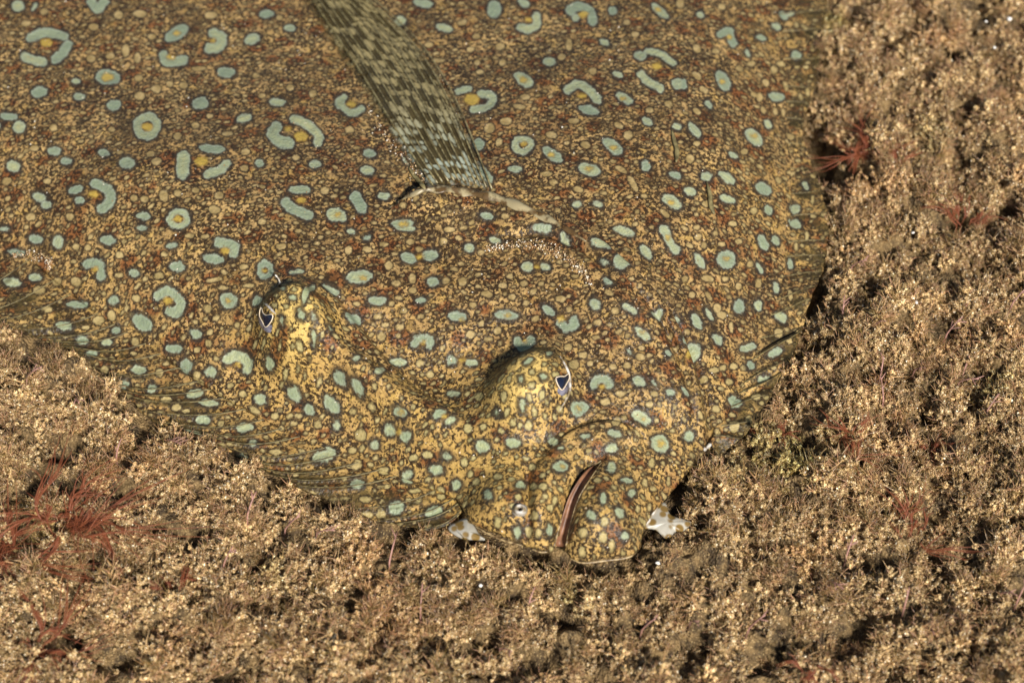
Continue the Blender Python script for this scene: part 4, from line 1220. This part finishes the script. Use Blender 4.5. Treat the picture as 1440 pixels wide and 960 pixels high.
att = dict(pid=np.concatenate(pid + [np.full(npt, -1)]).astype(float), gcol=np.concatenate(PC + [np.zeros((npt, 3))]),
           rot=np.concatenate([np.zeros((n, 3)), rot]), scl=np.concatenate([np.ones(n), scl]), hue=np.concatenate([np.zeros(n), hue]),
           shade=np.concatenate([np.zeros(n), RNG.random(npt)]))
turf = mesh_obj('algal_turf', VV, FFc, TM.m, None, False, att)
tag(turf, 'brown algal turf caked with pale sediment carpeting the seabed', 'algae', kind='stuff')


def scatter_group(name, mat):
    g = bpy.data.node_groups.new(name, 'GeometryNodeTree')
    g.interface.new_socket('Geometry', in_out='INPUT', socket_type='NodeSocketGeometry')
    g.interface.new_socket('Geometry', in_out='OUTPUT', socket_type='NodeSocketGeometry')
    N = g.nodes; L = g.links
    gi = N.new('NodeGroupInput'); go = N.new('NodeGroupOutput')

    def named(nm, ty):
        a = N.new('GeometryNodeInputNamedAttribute'); a.data_type = ty; a.inputs['Name'].default_value = nm
        return a.outputs['Attribute']
    pidn = named('pid', 'FLOAT')
    cmp_ = N.new('FunctionNodeCompare'); cmp_.data_type = 'FLOAT'; cmp_.operation = 'GREATER_THAN'
    L.new(pidn, cmp_.inputs[0]); cmp_.inputs[1].default_value = -0.5
    sep = N.new('GeometryNodeSeparateGeometry'); sep.domain = 'POINT'
    L.new(gi.outputs[0], sep.inputs[0]); L.new(cmp_.outputs[0], sep.inputs[1])
    f2i = N.new('FunctionNodeFloatToInt'); L.new(named('pid', 'FLOAT'), f2i.inputs[0])
    sti = N.new('GeometryNodeSplitToInstances'); sti.domain = 'POINT'
    L.new(sep.outputs[0], sti.inputs[0]); L.new(f2i.outputs[0], sti.inputs['Group ID'])
    iop = N.new('GeometryNodeInstanceOnPoints')
    L.new(sep.outputs[1], iop.inputs['Points']); L.new(sti.outputs[0], iop.inputs['Instance'])
    iop.inputs['Pick Instance'].default_value = True
    rv = N.new('FunctionNodeRandomValue'); rv.data_type = 'INT'
    for s_ in rv.inputs:
        if s_.enabled and s_.name == 'Min': s_.default_value = 0
        if s_.enabled and s_.name == 'Max': s_.default_value = 1000
    L.new([o_ for o_ in rv.outputs if o_.enabled][0], iop.inputs['Instance Index'])
    L.new(named('rot', 'FLOAT_VECTOR'), iop.inputs['Rotation']); L.new(named('scl', 'FLOAT'), iop.inputs['Scale'])
    L.new(iop.outputs[0], go.inputs[0])
    return g


md = turf.modifiers.new('scatter', 'NODES'); md.node_group = scatter_group('turf_scatter', TM.m)

# ------------------------------------------------------------------ red algae: tufts of thin wavy fronds
RED = Mat('red_alga'); co_ = RED.obj()
RED.set(Base_Color=RED.mix(RED.noise(co_, 300, 2), c8(104, 50, 30), c8(156, 92, 60)), Roughness=0.45, Specular_IOR_Level=0.3, Transmission_Weight=0.0, Alpha=0.32)
# position, spread in pixels, heading (picture degrees, 0 = right, 90 = up), number of fronds, label
REDS = [
    (88, 740, 105, 30, 20, 'large red alga tuft with long fronds spreading over the turf beside the flounder dorsal fin'),
    (-5, 765, 90, 20, 12, 'red alga tuft with pale pink fronds beside the largest red tuft'),
    (50, 910, 80, 35, 12, 'blurred orange red alga tuft lying low on pale sediment away from the fish'),
    (232, 826, 42, 30, 8, 'small rusty orange alga tuft on pale crust below the large red tuft'),
    (1215, 214, 64, 75, 18, 'dark red alga with two upright looping fronds beside the dark hollow at the anal fin'),
    (1268, 240, 42, 120, 7, 'small brick red alga curl behind the looping red alga'),
    (1358, 306, 66, 35, 7, 'red alga with one long straight frond pointing away from the fish'),
    (1195, 625, 62, -28, 8, 'thin red alga strands lying flat on turf beside the green patch near the pelvic fin'),
    (1310, 632, 48, 20, 7, 'dull red alga tuft half buried in turf beyond the thin red strands'),
    (1280, 745, 60, 60, 9, 'orange brown alga arching over pale sandy turf'),
    (1085, 598, 26, 60, 5, 'tiny red alga tuft touching the tip of the pelvic fin'),
    (1140, 950, 40, 20, 5, 'low orange alga arch on bright sediment'),
]
for (px, py, L_, hd, nf, lab) in REDS:
    p = at_z(np.array(float(px)), np.array(float(py)), 0.004)
    z0 = float(ground(np.array([p[0]]), np.array([p[1]]))[0])
    root = tag(empty('red_alga', (p[0], p[1], z0)), lab, 'alga', 'red algae growing in the turf')
    for k in range(nf):
        a = R(hd + random.gauss(0, 75)); L = L_ * 0.00018 * random.uniform(0.3, 1.05)
        dirv = np.array([math.cos(a), math.sin(a) / 0.79, 0]); dirv /= np.linalg.norm(dirv)
        side = np.array([-dirv[1], dirv[0], 0])
        s = np.linspace(0, 1, 14)
        curl = random.gauss(0, 0.8); wv = random.uniform(0.04, 0.12); ph = random.uniform(0, 6)
        path = dirv[None] * (s * L)[:, None] + side[None] * (L * (curl * s * s + wv * np.sin(s * 7 + ph)))[:, None]
        path[:, 2] = 0.004 + L * random.uniform(0.05, 0.35) * np.sin(s * math.pi * random.uniform(0.55, 0.95)) + 0.0006 * np.sin(s * 9 + ph)
        path[0, 2] = -0.001
        path[:, :2] += np.random.default_rng(k + int(abs(px))).normal(0, 0.0012, 2)
        w = L * random.uniform(0.012, 0.03) + 0.00012
        vs_, fs_, nn = [], [], 0
        lines = [(path, w * np.interp(s, [0, .25, .7, 1], [.6, 1, .7, .12]))]
        for h_ in range(9):
            k0 = random.randint(1, 9); u = np.linspace(0, 1, 8)
            kk_ = np.interp(np.linspace(k0, min(13, k0 + 7), 8), np.arange(14), np.arange(14))
            side_p = np.stack([np.interp(kk_, np.arange(14), path[:, q_]) for q_ in range(3)], 1)
            off = np.array([random.gauss(0, 1), random.gauss(0, 1), random.gauss(0.2, 0.6)]) * L * 0.24
            lines.append((side_p + off[None] * (u ** 1.2)[:, None], np.linspace(0.00028, 0.00009, 8)))
        for pth, r_ in lines:
            v, f = tube(pth, r_, 5, flat=0.6); vs_.append(v); fs_ += [tuple(x + nn for x in q_) for q_ in f]; nn += len(v)
        mesh_obj('frond', np.concatenate(vs_), fs_, RED.m, root)

# ------------------------------------------------------------------ pink coralline sprigs
PINK = simple('pink_coralline', c8(160, 118, 104), 0.5, 0.35, 400, c8(116, 84, 70))
PK = [(380, 560, -30), (395, 735, 20), (440, 742, -15), (345, 730, 60), (545, 790, 70), (590, 860, 85), (740, 850, 60), (700, 900, -40), (1155, 450, -20), (1185, 445, 80),
      (1195, 372, -10), (1225, 465, -25), (1330, 465, 30), (1360, 505, 60), (1285, 515, -40), (1238, 530, 75), (1350, 395, -70), (1160, 810, -50), (1190, 780, 60), (1050, 880, 20), (1270, 860, 70),
      (1300, 865, -80), (1405, 830, -40), (1430, 845, 50), (970, 865, -60), (1385, 580, 40), (1345, 535, -20), (35, 540, 10), (105, 555, -60), (230, 610, -35), (900, 880, 15), (1245, 560, 100), (1420, 430, 30), (310, 790, 45), (160, 640, 60)]
for i, (px, py, a) in enumerate(PK):
    p = at_z(np.array(float(px)), np.array(float(py)), 0.006)
    z0 = float(ground(np.array([p[0]]), np.array([p[1]]))[0])
    a = R(a); L = random.uniform(0.003, 0.0065)
    VV_, FF_ = [], []; n = 0
    base = np.array([0, 0, 0.0]); s = np.linspace(0, 1, 7)
    main = np.stack([math.cos(a) * s * L, math.sin(a) * s * L / 0.8, 0.0035 + 0.0045 * s + 0.0010 * np.sin(s * 3)], 1)
    main[0, 2] = -0.0005
    nbr = random.choice((1, 2, 3))
    tubes = [(main, np.linspace(0.00024, 0.00015, 7))]
    for b in range(nbr):
        k = random.randint(2, 5); aa = a + random.choice((-1, 1)) * random.uniform(0.5, 1.0)
        sl = np.linspace(0, 1, 4)
        br = main[k] + np.stack([math.cos(aa) * sl * L * 0.45, math.sin(aa) * sl * L * 0.45, 0.0006 * sl], 1)
        tubes.append((br, np.linspace(0.00018, 0.0001, 4)))
    for pth, r in tubes:
        v, f = tube(pth, r, 5); VV_.append(v); FF_ += [tuple(x + n for x in q_) for q_ in f]; n += len(v)
    o = mesh_obj('coralline_sprig', np.concatenate(VV_), FF_, PINK)
    o.location = (p[0], p[1], z0)
    tag(o, 'thin pink coralline sprig with %s poking out of the brown turf' % ('a single side twig', 'two side twigs', 'three side twigs')[nbr - 1], 'alga', 'pink coralline sprigs in the turf')

# ------------------------------------------------------------------ sand lying on the fish
def sand(name, P, rad, mat, label, cat):
    V = np.concatenate([grain(p, r) for p, r in zip(P, rad)])
    F = np.concatenate([OCT_F + NG * i for i in range(len(P))])
    C = np.repeat(np.array([random.choice((c8(196, 170, 128), c8(170, 136, 96), c8(226, 214, 192), c8(146, 112, 74))) for _ in P]), NG, axis=0)
    return tag(mesh_obj(name, V, F, mat, None, False, dict(gcol=C)), label, cat, kind='stuff')


SG = Mat('sand_grain'); SG.set(Base_Color=SG.attr('gcol', True), Roughness=0.25, Specular_IOR_Level=0.7)


def along(pts, n, wpx):
    c = catmull(pts, 10); f = RNG.random(n) * (len(c) - 1)
    q = np.stack([np.interp(f, np.arange(len(c)), c[:, k]) for k in (0, 1)], 1)
    w = wpx * (0.35 + 0.65 * np.sin(np.pi * f / (len(c) - 1)))
    return q + RNG.standard_normal((n, 2)) * w[:, None]


q = along([(682, 352), (715, 346), (755, 346), (785, 358), (812, 376), (832, 402)], 430, 4.6)
P = cast(q[:, 0], q[:, 1], G_H); P[:, 2] += RNG.uniform(0, 0.0007, len(P))
sand('sand_streak', P, RNG.uniform(0.00012, 0.0003, len(P)), SG.m, 'curved streak of pale sand lying on the flounder gill cover', 'sand')
q = np.concatenate([along([(480, 0), (545, 50), (585, 90), (630, 120)], 130, 4), along([(515, 150), (560, 215), (600, 258)], 120, 5), along([(20, 360), (45, 362), (68, 368), (70, 380)], 160, 4)])
P = cast(q[:, 0], q[:, 1], G_H); P[:, 2] += RNG.uniform(0.0002, 0.0009, len(P))
sand('sand_crumbs', P, RNG.uniform(0.00014, 0.00032, len(P)), SG.m, 'crumbs of sand along the pectoral fin edges and the dorsal fin base', 'sand')
q = np.stack([RNG.uniform(-40, 1130, 4200), RNG.uniform(-30, 780, 4200)], 1)  # pale specks: fine sand that also stands in for glints on wet skin
P = cast(q[:, 0], q[:, 1], G_H); ok = inside(P[:, :2], OXY); P = P[ok]
cl = fbm(P[:, 0] * 1000 / 18, P[:, 1] * 1000 / 18, 91, 2); P = P[RNG.random(len(P)) < 0.35 + 1.1 * cl]
P[:, 2] += 0.00008
sand('sand_glint_specks', P, RNG.uniform(0.00008, 0.00024, len(P)), SG.m, 'fine pale sand specks over the flounder skin, also standing in for wet glints', 'sand')

# ------------------------------------------------------------------ bits lying about
DARKW = simple('dead_weed', c8(70, 62, 36), 0.6, 0.3, 500, c8(120, 108, 70))
for pts, lab in (([(944, 184), (947, 198), (951, 214), (950, 230)], 'short dark weed sliver on the flounder back nearer the pectoral fin'),
                 ([(992, 256), (996, 272), (998, 290), (1003, 303)], 'dark weed sliver with sandy tip lying across blue spots near the anal fin'),
                 ([(574, 236), (582, 248), (592, 260), (598, 268)], 'thin dark weed blade stuck at the pectoral fin base')):
    P = line_on(pts, 0.0006, 4)
    v, f = tube(P, np.interp(np.linspace(0, 1, len(P)), [0, .3, .8, 1], [.0001, .0006, .0007, .0002]), 6, flat=0.4)
    tag(mesh_obj('weed_sliver', v, f, DARKW), lab, 'weed', 'weed bits on the fish')
SHELL = simple('bleached_shell', c8(236, 232, 222), 0.4, 0.5, 300, c8(206, 196, 178))
SH = [(1421, 22, 4.5, 'brightest white shell chip on the turf far from the fish'), (1388, 25, 2.2, 'tiny cream shell chip beside the brightest white chip'), (1400, 62, 2.4, 'small pale shell chip on turf below the brightest white chip'),
      (925, 791, 3.4, 'round white shell chip on bare sand under the flounder jaw'), (676, 818, 2.6, 'pinkish white shell chip in turf in front of the snout'), (1285, 322, 3.0, 'flat pale shell flake on turf behind the long straight red frond'), (1290, 420, 3.2, 'oblong cream shell flake on open brown turf')]
for (px, py, r, lab) in SH:
    p = at_z(np.array(float(px)), np.array(float(py)), 0.007)
    z0 = float(ground(np.array([p[0]]), np.array([p[1]]))[0])
    n = 9; a = np.linspace(0, 2 * np.pi, n, endpoint=False); rr = r * 0.00018 * RNG.uniform(0.75, 1.2, n)
    V = [(rr[i] * math.cos(a[i]) * f, rr[i] * math.sin(a[i]) * f, z * r * 0.00018) for f, z in ((0.8, -0.25), (1, 0), (0.75, 0.28), (0.35, 0.42)) for i in range(n)]
    F = [(k * n + i, k * n + (i + 1) % n, (k + 1) * n + (i + 1) % n, (k + 1) * n + i) for k in range(3) for i in range(n)] + [tuple(range(n))[::-1], tuple(3 * n + i for i in range(n))]
    o = mesh_obj('shell_chip', V, F, SHELL); o.location = (p[0], p[1], max(z0 + 0.004, 0.0055)); o.rotation_euler = (random.uniform(-.4, .4), random.uniform(-.4, .4), 0)
    tag(o, lab, 'shell', 'pale shell chips on the seabed')
